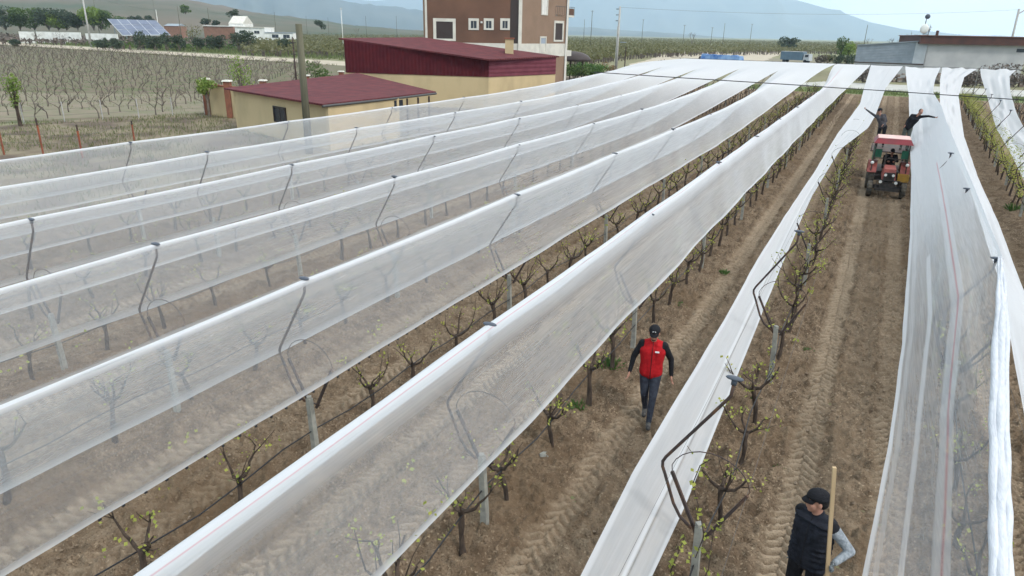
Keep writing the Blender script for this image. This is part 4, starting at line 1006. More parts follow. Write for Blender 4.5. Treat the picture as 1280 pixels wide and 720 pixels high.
# tree line upper left
for i, (x, w_, h_, lm, lb) in enumerate([(8, 9, 8, 'olive', 'dark grey green tree at the very left of the tree line'), (26, 8, 7.5, 'green', 'second rounded tree of the tree line at the left'), (44, 9, 7.5, 'green', 'broad green tree in the left part of the tree line'),
        (62, 9, 7, 'olive', 'dark tree in the middle of the tree line above the white wall'), (74, 7, 5.5, 'brightgreen', 'lighter green bush in front of the tree line'), (84, 9, 7.5, 'olive', 'dark tree of the tree line left of the leaning pole'),
        (98, 8, 6.5, 'olive', 'dark green tree just left of the leaning pole'), (118, 9, 8.2, 'brightgreen', 'bright yellow green tree right of the leaning pole'), (127, 6, 7.0, 'green', 'green tree at the right end of the tree line'),
        (-12, 9, 8, 'green', 'green tree cut by the left frame edge')]):
    z0 = zat(x, 31, 300)-.4; tree('tree', x, 30, 300, h_+1.5, w_+4, 1500, .7, lb, lm, 'tree', 'tree line at the upper left', .0, i+3, z0=(0 if z0 < 0 else z0)-1.6)
for i, (x, y, w_, lm) in enumerate([(138, 27, 6, 'olive'), (152, 26, 7, 'green'), (168, 26, 7, 'olive'), (178, 25, 6, 'olive'), (188, 25.5, 7, 'olive'), (258, 26, 5, 'olive'), (271, 27, 4, 'olive'), (402, 31, 6, 'olive'), (235, 12, 6, 'green')]):
    d = 420; tree('tree', x, y, d, w_*.8, w_*1.3, 500, .8, ['dark round tree left above the solar panels', 'green tree second above the solar panels', 'dark tree third above the solar panels', 'dark tree above the middle of the solar panels', 'dark tree above the right end of the solar panels',
        'round dark tree behind the flat white roof', 'small dark tree on the slope behind the farmhouse', 'small dark tree in the open field above the wooden pole', 'lone tree high on the green hill'][i], lm, 'tree', 'trees behind the solar panels', .0, 40+i, z0=max(zat(x, y+3, d)-.3, 0)-.8)
tree('tree', 296, 26, 340, 7.5, 8, 900, .6, 'dark rounded tree behind the white farmhouse', 'olive', 'tree', None, .25, 60, z0=max(0, zat(296, 32, 340)))
# olive bushes along the track
for i, (x, w_, h_) in enumerate([(14, 4, 2.0), (125, 5, 3), (143, 4, 3), (172, 5, 5), (190, 4, 4.2), (206, 5, 4.6), (221, 4, 4), (248, 4, 3.4), (262, 5, 4), (272, 4, 4.3), (297, 6, 5.4), (309, 6, 5.6), (355, 4, 4)]):
    tree('olive_bush', x, 60, 186, h_, w_, 650, .38, f'{ORD[i]} dark olive bush from the left along the pale dirt track', 'olive', 'bush', 'olive bushes along the dirt track', .05, 80+i)
tree('tree', 240, 50, 205, 6.5, 7, 260, .35, 'thin yellowish leafed tree left of the white farmhouse', 'farleaf', 'tree', None, .3, 99, 'twig')
# individual green ones near the sheds
tree('fruit_tree', -1, 150, 44, 3.3, 1.0, 700, .11, 'bright green young tree at the left frame edge behind the fence', 'brightgreen', 'tree', None, .25, 5, 'bark')
tree('fruit_tree', 248, 142, 50.5, 2.7, 1.7, 800, .14, 'small round bright green tree by the yellow wall end', 'brightgreen', 'tree', None, .42, 6)
tree('shrub', 295, 108, 66, 4.0, 3.2, 420, .18, 'loose leafy shrub behind the left end of the low maroon roof', 'brightgreen', 'shrub', None, .1, 7, 'twig')
tree('shrub', 390, 95, 72, 3.4, 4.0, 900, .18, 'wide green shrub right of the wooden pole behind the low roof', 'green', 'shrub', None, .05, 8, 'twig')
tree('hedge', 742, 92, 105, 2.6, 7.5, 3000, .22, 'dense green hedge at the right foot of the brown house', 'weed', 'hedge', None, .02, 9, lobes=14)
tree('hedge', 722, 95, 99, 2.4, 5, 1500, .22, 'green hedge end nearest the house corner', 'green', 'hedge', None, .02, 19, lobes=9)
# gazebo
g_ = G(718, 101); gz_ = thing('gazebo', 'dark maroon gazebo roof beside the house behind the hedge', 'gazebo', (g_[0], g_[1], 0)); z = zat(718, 64, 101)
b = MB(); b.ell((0, 0, z-1.3), (2.6, 2.2, 1.3), 16, 6, z0=0.0); b.build('gazebo_roof', M['shutter'], gz_, True)
for s in (-1.8, 0, 1.8): MB().tube([(s, -.9, 0), (s, -.9, z-1.3)], .1, 6).build('roof_post', M['iron'], gz_)
# scrub between hedge and field
for i, (x, d, h_, lm, lb) in enumerate([(762, 118, 1.9, 'terraleaf', 'reddish brown bush between hedge and concrete pole'), (800, 124, 1.5, 'farleaf', 'low dry bush right of the short street lamp'), (815, 128, 1.7, 'farleaf', 'dry bush on the sandy strip'), (832, 134, 2.0, 'twig', 'twiggy dark bush left of the nets far corner')]):
    if lm == 'terraleaf' and 'terraleaf' not in M: M['terraleaf'] = leafmat('russet_leaf', (.22, .10, .045), (.16, .12, .05))
    tree('bush', x, 90, d, h_, 3.2, 500, .2, lb, lm, 'bush', 'bushes on the sandy strip', .05, 120+i, 'twig')
g_ = G(850, 140); be = thing('bench_frame', 'small brown frame at the left end of the nets far edge', 'frame', (g_[0], g_[1], 0)); 
for s in (-1.2, 1.2): MB().tube([(s, 0, 0), (s, 0, 1.3)], .07, 6).build('leg', M['iron'], be)
MB().box((0, 0, 1.32), (3.0, .5, .1), -.3).build('top_rail', M['rust_roof'], be)
# right side trees
tree('tree', 987, 52, 380, 7.2, 11, 1500, .7, 'dark rounded lone tree on the plain left of the green poplars', 'olive', 'tree', None, .08, 11, lobes=10)
tree('poplar', 1056, 64, 205, 8.0, 4.0, 1100, .38, 'taller green poplar left of the grey shed', 'green', 'tree', 'pair of poplars', .1, 12)
tree('poplar', 1065, 66, 195, 5.6, 4.0, 1000, .36, 'shorter brighter poplar against the grey shed', 'brightgreen', 'tree', 'pair of poplars', .1, 13)
for i, x in enumerate((1030, 1041, 1053, 1064, 1073)):
    tree('bush', x, 78, 180, 2.8, 4.5, 420, .35, f'{ORD[i]} dark bush from the left in front of the poplars', ['twig', 'farleaf', 'olive', 'olive', 'olive'][i], 'bush', 'dark bushes before the poplars', .05, 140+i)
baretree('bare_tree', 1115, 300, 9.5, 7, 'bare grey tree standing behind the grey metal shed', 5, 'bare trees at the right', leaf=0)
baretree('bare_tree', 1092, 300, 8, 5, 'thin bare tree left of the fuller bare tree', 6, 'bare trees at the right')
baretree('bare_tree', 1143, 200, 9.5, 3.5, 'bare shrub crown showing at the corner of the white building', 8, 'bare trees at the right')
baretree('bare_tree', 1161, 190, 12, 3.5, 'tall bare tree above the satellite dish', 9, 'bare trees at the right')
baretree('bare_tree', 866, 420, 9, 3, 'bare poplar between two far poles on the horizon', 10, 'bare trees on the horizon')
baretree('bare_tree', 753, 380, 6.5, 6, 'round bare tree on the horizon right of the house', 11, 'bare trees on the horizon')
baretree('bare_tree', 446, 480, 8, 4, 'bare tree on the plain above the maroon roof', 12, 'bare trees on the horizon')
baretree('bare_tree', 42, 200, 4.5, 4, 'bare small tree in front of the long white wall', 15, 'bare trees by the track')
baretree('bare_tree', 73, 200, 5, 4.5, 'bare forked tree before the white wall left of the leaning pole', 16, 'bare trees by the track')
# blue tarpaulin and box van
g_ = G(906, 205); bt = thing('tarpaulin_pile', 'low pile under a bright blue tarpaulin beyond the nets', 'tarpaulin', (g_[0], g_[1], 0)); M['blue'] = mat('blue_tarp', (.04, .13, .36), .5, (.20, .32, .50), .5)
b = MB()
for s in np.linspace(-6, 6, 9): b.box((s*.89, s*.45*-1+0, .7+.2*math.sin(s*2)), (1.7, 2.2, 1.4), -.4+.1*math.sin(s*5), 0, .75)
b.v = [(x, -y*0+(-x*.0)+y, z) for x, y, z in b.v]; b.build('tarpaulin', M['blue'], bt)
MB().box((-6.5, 3, .4), (1.5, 1.5, .8), .2, 0, .7).build('stacked_crate', M['shutter'], bt)
g_ = G(999, 196); vn_ = thing('box_truck', 'blue grey box truck parked beyond the nets before the bushes', 'truck', (g_[0], g_[1], 0), -.35); M['vanblue'] = mat('van_blue', (.09, .14, .19), .4, (.11, .17, .22), .8)
MB().box((-.6, 0, 1.75), (6.2, 2.2, 2.1)).build('cargo_box', M['vanblue'], vn_); MB().box((-.6, 0, 2.83), (6.3, 2.3, .08)).build('box_roof', M['lightgrey'], vn_)
cb = MB().box((3.5, 0, 1.5), (1.7, 2.0, 1.7), 0, 0, .88).build('cab', M['lightgrey'], vn_); MB().box((3.6, -1.0, 1.85), (.9, .06, .6)).build('cab_window', M['glass'], cb)
for s in (-2.6, 3.3):
    for q_ in (-1, 1): MB().tube([(s, q_*.8, .45), (s, q_*1.05, .45)], .45, 14).build('wheel', M['black'], vn_)

# ------------------------------------------------------------------ fields of vines beyond
BT = []
for sd_ in range(6):
    me, _ = bare_mesh(300+sd_, 1.95, 1.2, .85, 3, 0); BT.append(me)
fp = [];
dirr = np.array([-.62, .78]); dirr /= np.linalg.norm(dirr)      # rows run this way
perp = np.array([dirr[1], -dirr[0]])
org = np.array([-48., 30.])
quad = [(-51, 20), (-44, 38), (-86, 97), (-300, 118), (-90, 14)]
def inpoly(p, poly):
    c = False; j = len(poly)-1
    for i in range(len(poly)):
        if (poly[i][1] > p[1]) != (poly[j][1] > p[1]) and p[0] < (poly[j][0]-poly[i][0])*(p[1]-poly[i][1])/(poly[j][1]-poly[i][1])+poly[i][0]: c = not c
        j = i
    return c
for i in range(-50, 80):
    for j in range(-80, 170):
        p = org+perp*i*3.2+dirr*j*2.0
        if inpoly(p, quad) and inframe((p[0], p[1], 1), 8): fp.append((math.hypot(*p), p[0]+rnd.uniform(-.2, .2), p[1]+rnd.uniform(-.2, .2), i, j))
fp.sort(); print('field vines', len(fp))
rows_seen = sorted({q[3] for q in fp[:240]})
for ri, r_ in enumerate(reversed(rows_seen)):
    for vi, (d, x, y, i, j) in enumerate(sorted([q for q in fp[:240] if q[3] == r_], key=lambda q: q[4])):
        t = thing('field_vine', f'{ORD[vi]} bare goblet vine from the verge in the {ORD[ri]} row of the open field', 'vine', (x, y, -.05), rnd.uniform(0, 6), 'bare goblet vines in the open left field')
        s = rnd.uniform(.8, 1.2); t.scale = (s, s, s); a = bpy.data.objects.new('trunk', BT[rnd.randrange(6)]); col.objects.link(a); a.parent = t
fs = MB()
for i, (d, x, y, _i, _j) in enumerate(fp[240:]):
    if i > 3200: break
    addmesh(fs, BT[rnd.randrange(6)], (x, y, -.05), rnd.uniform(0, 6), rnd.uniform(.85, 1.2), 0)
o = fs.build('distant_field_vines', M['twig']); o['kind'] = 'stuff'; o['label'] = 'rows of small bare vines receding in the left field'; o['category'] = 'vines'
# support stakes and a wire fence on the field edge
def grass(name, label, pts, n, h, m_, seed):
    g = np.random.default_rng(seed); a, b, c, d = [np.array(p, float) for p in pts]; u, v = g.random(n)[:, None], g.random(n)[:, None]
    p = (a*(1-u)+b*u)*(1-v)+(d*(1-u)+c*u)*v; keep = vn(p[:, 0]/2.2, p[:, 1]/2.2)+.3*g.random(n) > -.02; p = p[keep]; n = len(p)
    hh = h*(.4+g.random(n)); an = g.random(n)*6.28; wd = h*.12; dx, dy = np.cos(an)*wd, np.sin(an)*wd; lx, ly = g.normal(size=n)*h*.35, g.normal(size=n)*h*.35
    z0 = np.full(n, -.07); vs = np.stack([np.stack([p[:, 0]-dx, p[:, 1]-dy, z0], 1), np.stack([p[:, 0]+dx, p[:, 1]+dy, z0], 1), np.stack([p[:, 0]+lx, p[:, 1]+ly, hh], 1)], 1).reshape(-1, 3)
    mb = MB(); mb.v = [tuple(q) for q in vs.tolist()]; mb.n = 3*n; mb.f = [(3*i, 3*i+1, 3*i+2) for i in range(n)]; mb.m = [0]*n
    o = mb.build(name, M[m_]); o['kind'] = 'stuff'; o['label'] = label; o['category'] = 'grass'
grass('grass', 'rough mixed grass on the verge left of the nets', [(-60, 8), (-20.5, 10), (-20.5, 36), (-44, 37)], 15000, .15, 'drygrass', 1)
grass('grass', 'green grass patches on the verge left of the nets', [(-55, 14), (-24, 14), (-30, 34), (-45, 37)], 4500, .15, 'grass', 2)
grass('grass', 'green grass band between the lane ends and the concrete road', [(-20, 95.5), (20, 95.5), (20, 103.5), (-20, 103.5)], 9000, .28, 'grass', 3)
grass('grass', 'dry grass along the pale dirt track', [(-280, 118), (-88, 98), (-88, 101), (-280, 122)], 5000, .3, 'drygrass', 4)
grass('grass', 'sparse grass among the vines of the open field', [(-90, 16), (-46, 36), (-88, 100), (-200, 105)], 12000, .16, 'grass', 6)
grass('grass', 'dark scrub grass behind the dirt track', [(-330, 146), (-84, 116), (-110, 160), (-380, 190)], 26000, .9, 'grass', 7)
# orange posts fence
OP = [(5, 192, 152), (54, 192, 148), (103, 200, 156), (168, 176, 158)]
fb = []
for i, (x, yb, yt) in enumerate(OP):
    v = ray(x, min(yb, 196)); t_ = H/-v[2]; p = np.array([v[0]*t_, v[1]*t_]); d = p.dot(fh[:2]); z = zat(x, yt, d)
    t = thing('fence_post', ['orange fence post at the left frame edge', 'second orange fence post from the left frame edge', 'leaning orange fence post third from the left', 'dark topped fence post nearest the yellow sheds'][i], 'fence post', (p[0], p[1], 0), 0, 'rusty orange fence posts')
    MB().tube([(0, 0, -.1), (.02, 0, max(z, 1.1)*.8)], .045, 6).build('post_shaft', M['orange'], t); MB().tube([(.02, 0, max(z, 1.1)*.8), (.02, 0, max(z, 1.1))], .04, 6).build('post_top', M['iron'], t)
    MB().box((.02, 0, max(z, 1.1)*.8), (.22, .03, .03)).build('crosspiece', M['orange'], t); fb.append((p[0], p[1]))
for i, z in enumerate((.55, .95)):
    wire('fence_wire', [(p[0]+.02, p[1], z) for p in fb], .006, M['wire'], ['lower', 'upper'][i]+' wire between the orange fence posts', 'wire', 4, 'fence wires')
a, b = np.array([-52., 17.]), np.array([-44.6, 36.]); fp_ = [a+(b-a)*t for t in np.linspace(0, 1, 10)]
for i, p in enumerate(fp_):
    tag(MB().tube([(p[0], p[1], -.1), (p[0], p[1], 1.25)], .035, 6).build('wire_post', M['polegrey']), f'{ORD[i]} thin grey wire post from the left along the field edge', 'post', 'thin posts along the field edge')
for i, z in enumerate((.4, .8, 1.2)):
    wire('fence_wire', [(p[0], p[1]-.04, z) for p in fp_], .007, M['wire'], ['lowest', 'middle', 'top'][i]+' wire of the thin fence on the field edge', 'wire', 4, 'fence wires')
baretree('bare_tree', (-47.5, 20.5), 0, 2.6, 1.6, 'bare dark young tree leaning at the left edge of the field', 31, 'young bare trees on the field edge', 'bark', depth=3)
baretree('bare_tree', (-50, 31.5), 0, 2.4, 1.4, 'pale young bare tree at the field edge near the yellow wall', 33, 'young bare trees on the field edge', depth=3)
baretree('bare_tree', (-52, 38), 0, 2.4, 1.5, 'young bare tree just left of the yellow wall end', 34, 'young bare trees on the field edge', depth=3)
# leafy vineyard on the far plain
def farvine(name, label, x0, x1, d0_, d1_, step, seed, tall=2.0, lm='farleaf'):
    g = np.random.default_rng(seed); P_ = []; st = MB(); d = d0_
    while d < d1_:
        n = int((x1-x0)/FPX*d/step*min(1, 220/d)); xs = x0+(x1-x0)*g.random(n)
        for x in xs:
            if lim(x) > d: continue
            p = G(x, d+g.uniform(-.6, .6)); 
            if d < 420 and g.random() < .5: st.box((p[0], p[1], .55), (.22, .22, 1.3))
            k = 3; q = np.array([p[0], p[1], tall*.72])+g.normal(size=(k, 3))*np.array([.55, .55, tall*.18]); P_.append(q)
        d *= 1.022
    q = np.concatenate(P_); st.quads(q, .8, g, 1)
    o = st.build(name, [M['twig'], M[lm]]); o['kind'] = 'stuff'; o['label'] = label; o['category'] = 'vineyard'
def lim(x): return np.interp(x, [640, 715, 730, 820, 900, 1000, 1030, 1080], [150, 150, 140, 215, 250, 300, 300, 350])
farvine('far_vineyard', 'olive green trellised vineyard across the plain right of the house', 700, 1085, 140, 1500, .55, 1, 2.2)
def lim(x): return 0
farvine('far_vineyard', 'brownish vineyard rows beyond the dirt track above the maroon roof', 300, 545, 165, 900, .7, 2, 2.0)
farvine('far_vineyard', 'low brown scrubby plots between track and tree line', -30, 300, 215, 330, 1.0, 3, 1.5, 'twig')
farvine('far_vineyard', 'green plots behind the olive bushes', 110, 330, 190, 300, 1.1, 4, 1.3, 'green')

cm = MB().box((0, 0, 0), (.014, .03, .024)).mesh('clip', M['hose'])
par = [o_ for o_ in col.objects if o_.get('category') == 'net' and 'pink striped net' in o_['label']][0]; sec2 = tent(2, True, 2, .04)
for i in range(70):
    y = 3.0+.24*i; q = sec2(y)[-1]; c_ = bpy.data.objects.new('clip', cm); col.objects.link(c_); c_.location = (q[0], y, q[1]-.015); c_.parent = par
# ------------------------------------------------------------------ people
def fab(name, c, c2=None, sc=18): return mat(name, c, .85, c2 or tuple(v*.7 for v in c), sc, .5, 45, spec=.15)
PM = {'skin': mat('skin', (.40, .21, .15), .6, (.33, .165, .115), 20), 'red': fab('red_vest_cloth', (.42, .012, .016), (.30, .008, .012)), 'black': fab('black_cloth', (.014, .014, .017)),
      'navy': fab('dark_padded_cloth', (.018, .02, .028), (.009, .010, .014)), 'jean': fab('dark_jeans', (.045, .052, .07), (.028, .03, .042)), 'shoe': mat('dark_shoe', (.02, .02, .022), .6, (.10, .09, .08), 20),
      'greysleeve': fab('pale_grey_sleeve', (.29, .31, .33), (.17, .19, .21), 30), 'greyj': fab('grey_jacket', (.075, .07, .075), (.05, .047, .052)), 'greyt': fab('grey_green_trousers', (.10, .11, .095)),
      'hair': mat('black_hair', (.01, .008, .008), .6), 'glove': mat('dark_glove', (.03, .035, .04), .8, (.22, .24, .25), 40), 'eye': mat('dark_eye', (.01, .008, .007), .2), 'white': mat('white_print', (.7, .7, .7), .8), 'lens': mat('dark_lens', (.01, .01, .012), .15),
      'sand': mat('worn_wood', (.46, .33, .19), .8, (.38, .26, .15), 8, .2, 40, stretch=(1, 1, .15))}
def remesh(mb, vox, smooth=4):
    me = mb.mesh('tmp', M['black']); o = bpy.data.objects.new('tmp', me); col.objects.link(o)
    r = o.modifiers.new('r', 'REMESH'); r.mode = 'VOXEL'; r.voxel_size = vox
    s = o.modifiers.new('s', 'SMOOTH'); s.factor = .5; s.iterations = smooth
    dg = bpy.context.evaluated_depsgraph_get(); dg.update(); out_ = bpy.data.meshes.new_from_object(o.evaluated_get(dg))
    bpy.data.objects.remove(o); bpy.data.meshes.remove(me)
    v = [tuple(x.co) for x in out_.vertices]; f = [tuple(p.vertices) for p in out_.polygons]; bpy.data.meshes.remove(out_); return v, f
def capsule(mb, a, b, ra, rb, sx=1.0):
    a, b = Vector(a), Vector(b); k = 5; pts = [a.lerp(b, i/k) for i in range(k+1)]; mb.tube(pts, [ra+(rb-ra)*i/k for i in range(k+1)], 14); mb.ell(a, (ra,)*3, 14, 9); mb.ell(b, (rb,)*3, 14, 9)
def person(label, loc, rz, J, mats_, h=1.75, head=(0, 0), hatc='black', vest=None, hands='relax', vox=.011, beard=False, glasses=False, gloves=False, group=None, hat=True, brim=0):
    s = h/1.75; t = thing('person', label, 'person', loc, rz, group)
    D = dict(pelvis=(0, 0, .96), waist=(0, 0, 1.10), chest=(0, -.005, 1.30), neck=(0, .01, 1.47), head=(0, -.015, 1.635), shL=(.185, .01, 1.42), shR=(-.185, .01, 1.42), elL=(.25, .03, 1.14), elR=(-.25, .03, 1.14), wrL=(.27, -.06, .89), wrR=(-.27, -.06, .89),
             hipL=(.095, 0, .93), hipR=(-.095, 0, .93), knL=(.11, -.02, .50), knR=(-.11, -.02, .50), anL=(.115, .01, .085), anR=(-.115, .01, .085), toeL=(.13, -.15, .035), toeR=(-.13, -.15, .035))
    D.update(J); D = {k: Vector(v)*s for k, v in D.items()}
    segs = []   # a, b, ra, rb, mat
    def sg(a, b, ra, rb, m_): segs.append((D[a] if isinstance(a, str) else Vector(a), D[b] if isinstance(b, str) else Vector(b), ra*s, rb*s, m_))
    top, slv, leg = mats_['top'], mats_.get('sleeve', mats_['top']), mats_['leg']
    sh = D['shL']-D['shR']; up = (D['neck']-D['pelvis']).normalized()
    sg('pelvis', 'waist', .135, .130, top)
    for q, r in ((.42, .075), (-.42, .075)):
        c = D['chest']+sh*q*.55; w_ = D['waist']+sh*q*.40; p_ = D['pelvis']+sh*q*.42; segs.append((w_, c, .105*s, .115*s, top)); segs.append((p_, w_, .115*s, .105*s, top))
        segs.append((c, c+up*.09*s, .11*s, .075*s, top))
    for S_ in 'LR':
        sg('chest', 'sh'+S_, .10, .068, top)
        nb = D['neck'].lerp(D['sh'+S_], .5)+up*.0; segs.append((D['neck']-up*.02*s, D['sh'+S_]+up*.005*s, .055*s, .060*s, top))
        sg('sh'+S_, 'el'+S_, .064, .049, slv); sg('el'+S_, 'wr'+S_, .048, .034, slv)
        sg('hip'+S_, 'kn'+S_, .098, .066, leg); sg('kn'+S_, 'an'+S_, .064, .045, leg)
        d = (D['toe'+S_]-D['an'+S_]); heel = D['an'+S_]-Vector((d.x, d.y, 0)).normalized()*.05*s; heel.z = D['an'+S_].z-.04*s
        segs.append((heel, D['toe'+S_]+Vector((0, 0, .012)), .046*s, .040*s, 'shoe')); segs.append((D['an'+S_], heel, .045*s, .045*s, 'shoe'))
    sg('pelvis', 'hipL', .12, .10, leg); sg('pelvis', 'hipR', .12, .10, leg)
    hd = D['head']; segs.append((D['neck']-up*.03*s, hd+(D['neck']-hd)*.4, .056*s, .054*s, 'skin'))
    yaw, pit = head; HM = (Matrix.Rotation(yaw, 3, 'Z') @ Matrix.Rotation(pit, 3, 'X'))
    b = MB()
    for a_, b_, ra, rb, m_ in segs: capsule(b, a_, b_, ra, rb)
    def he(c, r, n=16, nn=12): b.ell(hd+HM@(Vector(c)*s), tuple(v*s for v in r), n, nn, M3=HM)
    he((0, .015, .035), (.077, .095, .090)); he((0, -.03, -.035), (.060, .068, .075)); he((0, -.052, -.092), (.034, .034, .026)); he((0, -.080, .045), (.055, .022, .02))
    he((0, -.108, -.012), (.013, .020, .017), 10, 8); he((0, -.098, .012), (.010, .014, .028), 10, 8); he((.078, .005, -.005), (.012, .02, .034), 10, 8); he((-.078, .005, -.005), (.012, .02, .034), 10, 8)
    he((0, -.091, -.055), (.026, .014, .009), 10, 8); he((.04, -.062, -.022), (.026, .030, .026), 10, 8); he((-.04, -.062, -.022), (.026, .030, .026), 10, 8)
    v, f = remesh(b, vox, 3)
    names = ['skin', 'shoe', top, slv, leg, 'glove' if gloves else 'skin', 'hair']; A = np.array(v); C_ = np.array([np.mean(A[list(q)], 0) for q in f])
    best = np.full(len(C_), 1e9); bi = np.zeros(len(C_), int)
    for a_, b_, ra, rb, m_ in segs:
        a_, b_ = np.array(a_), np.array(b_); ab = b_-a_; u = np.clip(((C_-a_)@ab)/(ab@ab+1e-9), 0, 1); dd = np.linalg.norm(C_-(a_+u[:, None]*ab), axis=1)-(ra+(rb-ra)*u)
        k = dd < best; best[k] = dd[k]; bi[k] = names.index(m_)
    loc_ = (C_-np.array(hd))@np.array(HM)/s; hdm = (np.linalg.norm(loc_/np.array([.10, .125, .15]), axis=1) < 1.0) & (C_[:, 2]*0+np.einsum('ij,j->i', C_-np.array(D['neck']), np.array(up)) > .045*s); bi[hdm] = 0
    if beard: bi[hdm & (loc_[:, 2] < -.068) & (loc_[:, 1] < -.01) & (np.abs(loc_[:, 0]) > -1)] = 6
    if beard: pass
    # hands
    hb = MB(); 
    for S_, sg_ in (('L', 1), ('R', -1)):
        w_ = D['wr'+S_]; fd = (w_-D['el'+S_]).normalized(); hn = J.get('hn'+S_); side = Vector(hn).normalized() if hn else (Vector((0, -1, 0)))
        side = (side-fd*side.dot(fd)).normalized(); pn = fd.cross(side)*sg_*-1     # side: towards thumb, pn: palm normal
        curl = {'relax': .45, 'grip': 1.45, 'flat': .12}[hands if isinstance(hands, str) else hands[S_]]
        pal = MB(); 
        for q in (-.028, -.01, .01, .028): capsule(pal, w_+side*q*.5*s, w_+fd*.085*s+side*q*s, .017*s, .014*s)
        vv, ff = remesh(pal, .006, 2); hb.add(vv, ff, 5)
        for q, ln in ((.031, .072), (.011, .080), (-.010, .074), (-.030, .058)):
            p = w_+fd*.080*s+side*q*s; d = fd.copy(); pts = [p-fd*.02*s]; an = curl*.5
            for j_, fr in enumerate((.45, .32, .25)):
                an_ = curl*(.5+j_*.75); dd = fd*math.cos(an_)+pn*math.sin(an_); pts.append(p); p = p+dd*ln*fr*s
            pts.append(p); hb.tube(pts, [.0095*s, .0092*s, .0085*s, .008*s, .0055*s][:len(pts)], 7, 5)
        p = w_+fd*.025*s+side*.025*s; d1 = (side*.75+fd*.65+pn*.25*curl).normalized(); d2 = (fd*.8+side*.2+pn*.6*min(curl, 1)).normalized(); hb.tube([p, p+d1*.038*s, p+d1*.038*s+d2*.028*s, p+d1*.038*s+d2*.046*s], [.013*s, .0115*s, .010*s, .006*s], 7, 5)
    B = MB(); B.v = list(v); B.n = len(v); B.f = list(f); B.m = bi.tolist(); B.add(hb.v, hb.f, 5)
    B.build('body', [PM[n] for n in names], t, True)
    def hp_(c): return hd+HM@(Vector(c)*s)
    for q in (-1, 1): e = MB(); e.ell(hp_((q*.031, -.0865, .014)), (.012*s, .008*s, .006*s), 8, 6, M3=HM); e.build('eye', PM['eye'], t, True)
    if glasses: e = MB(); [e.ell(hp_((q*.033, -.098, .012)), (.026*s, .008*s, .017*s), 10, 6, M3=HM) for q in (-1, 1)]; e.build('glasses', PM['lens'], t, True)
    e = MB(); e.ell(hp_((0, .028, .035)), (.083*s, .094*s, .088*s), 16, 12, M3=HM); e.ell(hp_((0, .05, -.01)), (.072*s, .065*s, .07*s), 12, 8, M3=HM); e.build('hair', PM['hair'], t, True)
    if hat:
        e = MB(); T = Matrix.Rotation(-.12, 3, 'X'); e.ell(hp_((0, .006, .058)), (.091*s, .116*s, .088*s), 20, 8, M3=HM@T, z0=-.15)
        bp = []; bf = []; nseg = 12
        for rr, dz in ((.92, .0), (1.25, .004), (1.62, -.004), (1.80, -.014)):
            for i in range(nseg+1):
                a_ = math.pi*(1.0+.16)+math.pi*(1-.32)*i/nseg; wx = .084 if rr < 1.3 else .078; k_ = (rr-.92)
                bp.append(hp_((math.cos(a_)*.088*(1-.12*k_), .012+math.sin(a_)*(.098+.078*k_*1.0) - 0, .052+dz-.012*k_-.02*abs(math.cos(a_))*k_)))
        n0 = len(bp); bp += [p+HM@Vector((0, 0, -.006)) for p in bp]
        for r_ in range(3):
            for i in range(nseg):
                k_ = r_*(nseg+1)+i; bf.append((k_, k_+1, k_+nseg+2, k_+nseg+1)); bf.append((n0+k_, n0+k_+nseg+1, n0+k_+nseg+2, n0+k_+1))
        for i in range(nseg): k_ = 3*(nseg+1)+i; bf.append((k_, k_+1, n0+k_+1, n0+k_))
        e.add(bp, bf); e.ell(hp_((0, .012, .143)), (.009*s,)*3, 8, 5); cpo = e.build('cap', PM[hatc], t, True)
        if glasses: l = MB(); l.box(hp_((0, -.097, .092)), (.05*s, .006*s, .016*s)); l.build('cap_print', PM['white'], cpo)
    if vest:
        e = MB()
        for q in (.42, -.42):
            c = D['chest']+sh*q*.55; w_ = D['waist']+sh*q*.42; p_ = D['pelvis']+sh*q*.44-up*.02*s; capsule(e, w_, c, .120*s, .130*s); capsule(e, p_, w_, .128*s, .120*s); capsule(e, c, c+up*.085*s, .124*s, .092*s)
            capsule(e, D['neck']+sh*q*.35-up*.025*s, D['neck'].lerp(D['shL' if q > 0 else 'shR'], .80)+up*.000*s, .060*s, .058*s)
        capsule(e, D['neck']-up*.03*s, D['neck']+up*.025*s, .070*s, .066*s); capsule(e, D['pelvis']-up*.02*s, D['chest'], .142*s, .130*s)
        if vest == 'navy':
            L_ = (D['chest']-D['pelvis']).length
            for i in range(9):
                c = D['pelvis']-up*.07*s+up*(L_+.20*s)*i/8; 
                for q in (-.5, -.2, .2, .5): e.ell(c+sh*q*.55, (.125*s, .133*s, .030*s), 14, 8)
        vv, ff = remesh(e, .010, 2); vb = MB(); vb.add(vv, ff); vo = vb.build('vest', PM[vest], t, True)
        fr = sh.cross(up).normalized(); fr = fr if fr.y < 0 else -fr
        z = MB(); z.tube([D['pelvis']-up*.10*s+fr*.145*s, D['waist']+fr*.138*s, D['chest']+fr*.142*s, D['chest']+up*.10*s+fr*.118*s, D['neck']+up*.02*s+fr*.085*s], .005*s, 5); z.build('zip', PM['black'], vo)
        if vest == 'red': l = MB(); l.box(D['chest']+fr*.142*s+sh*.22+up*.045*s, (.065, .012, .022)); l.build('chest_badge', PM['white'], vo)
    return t
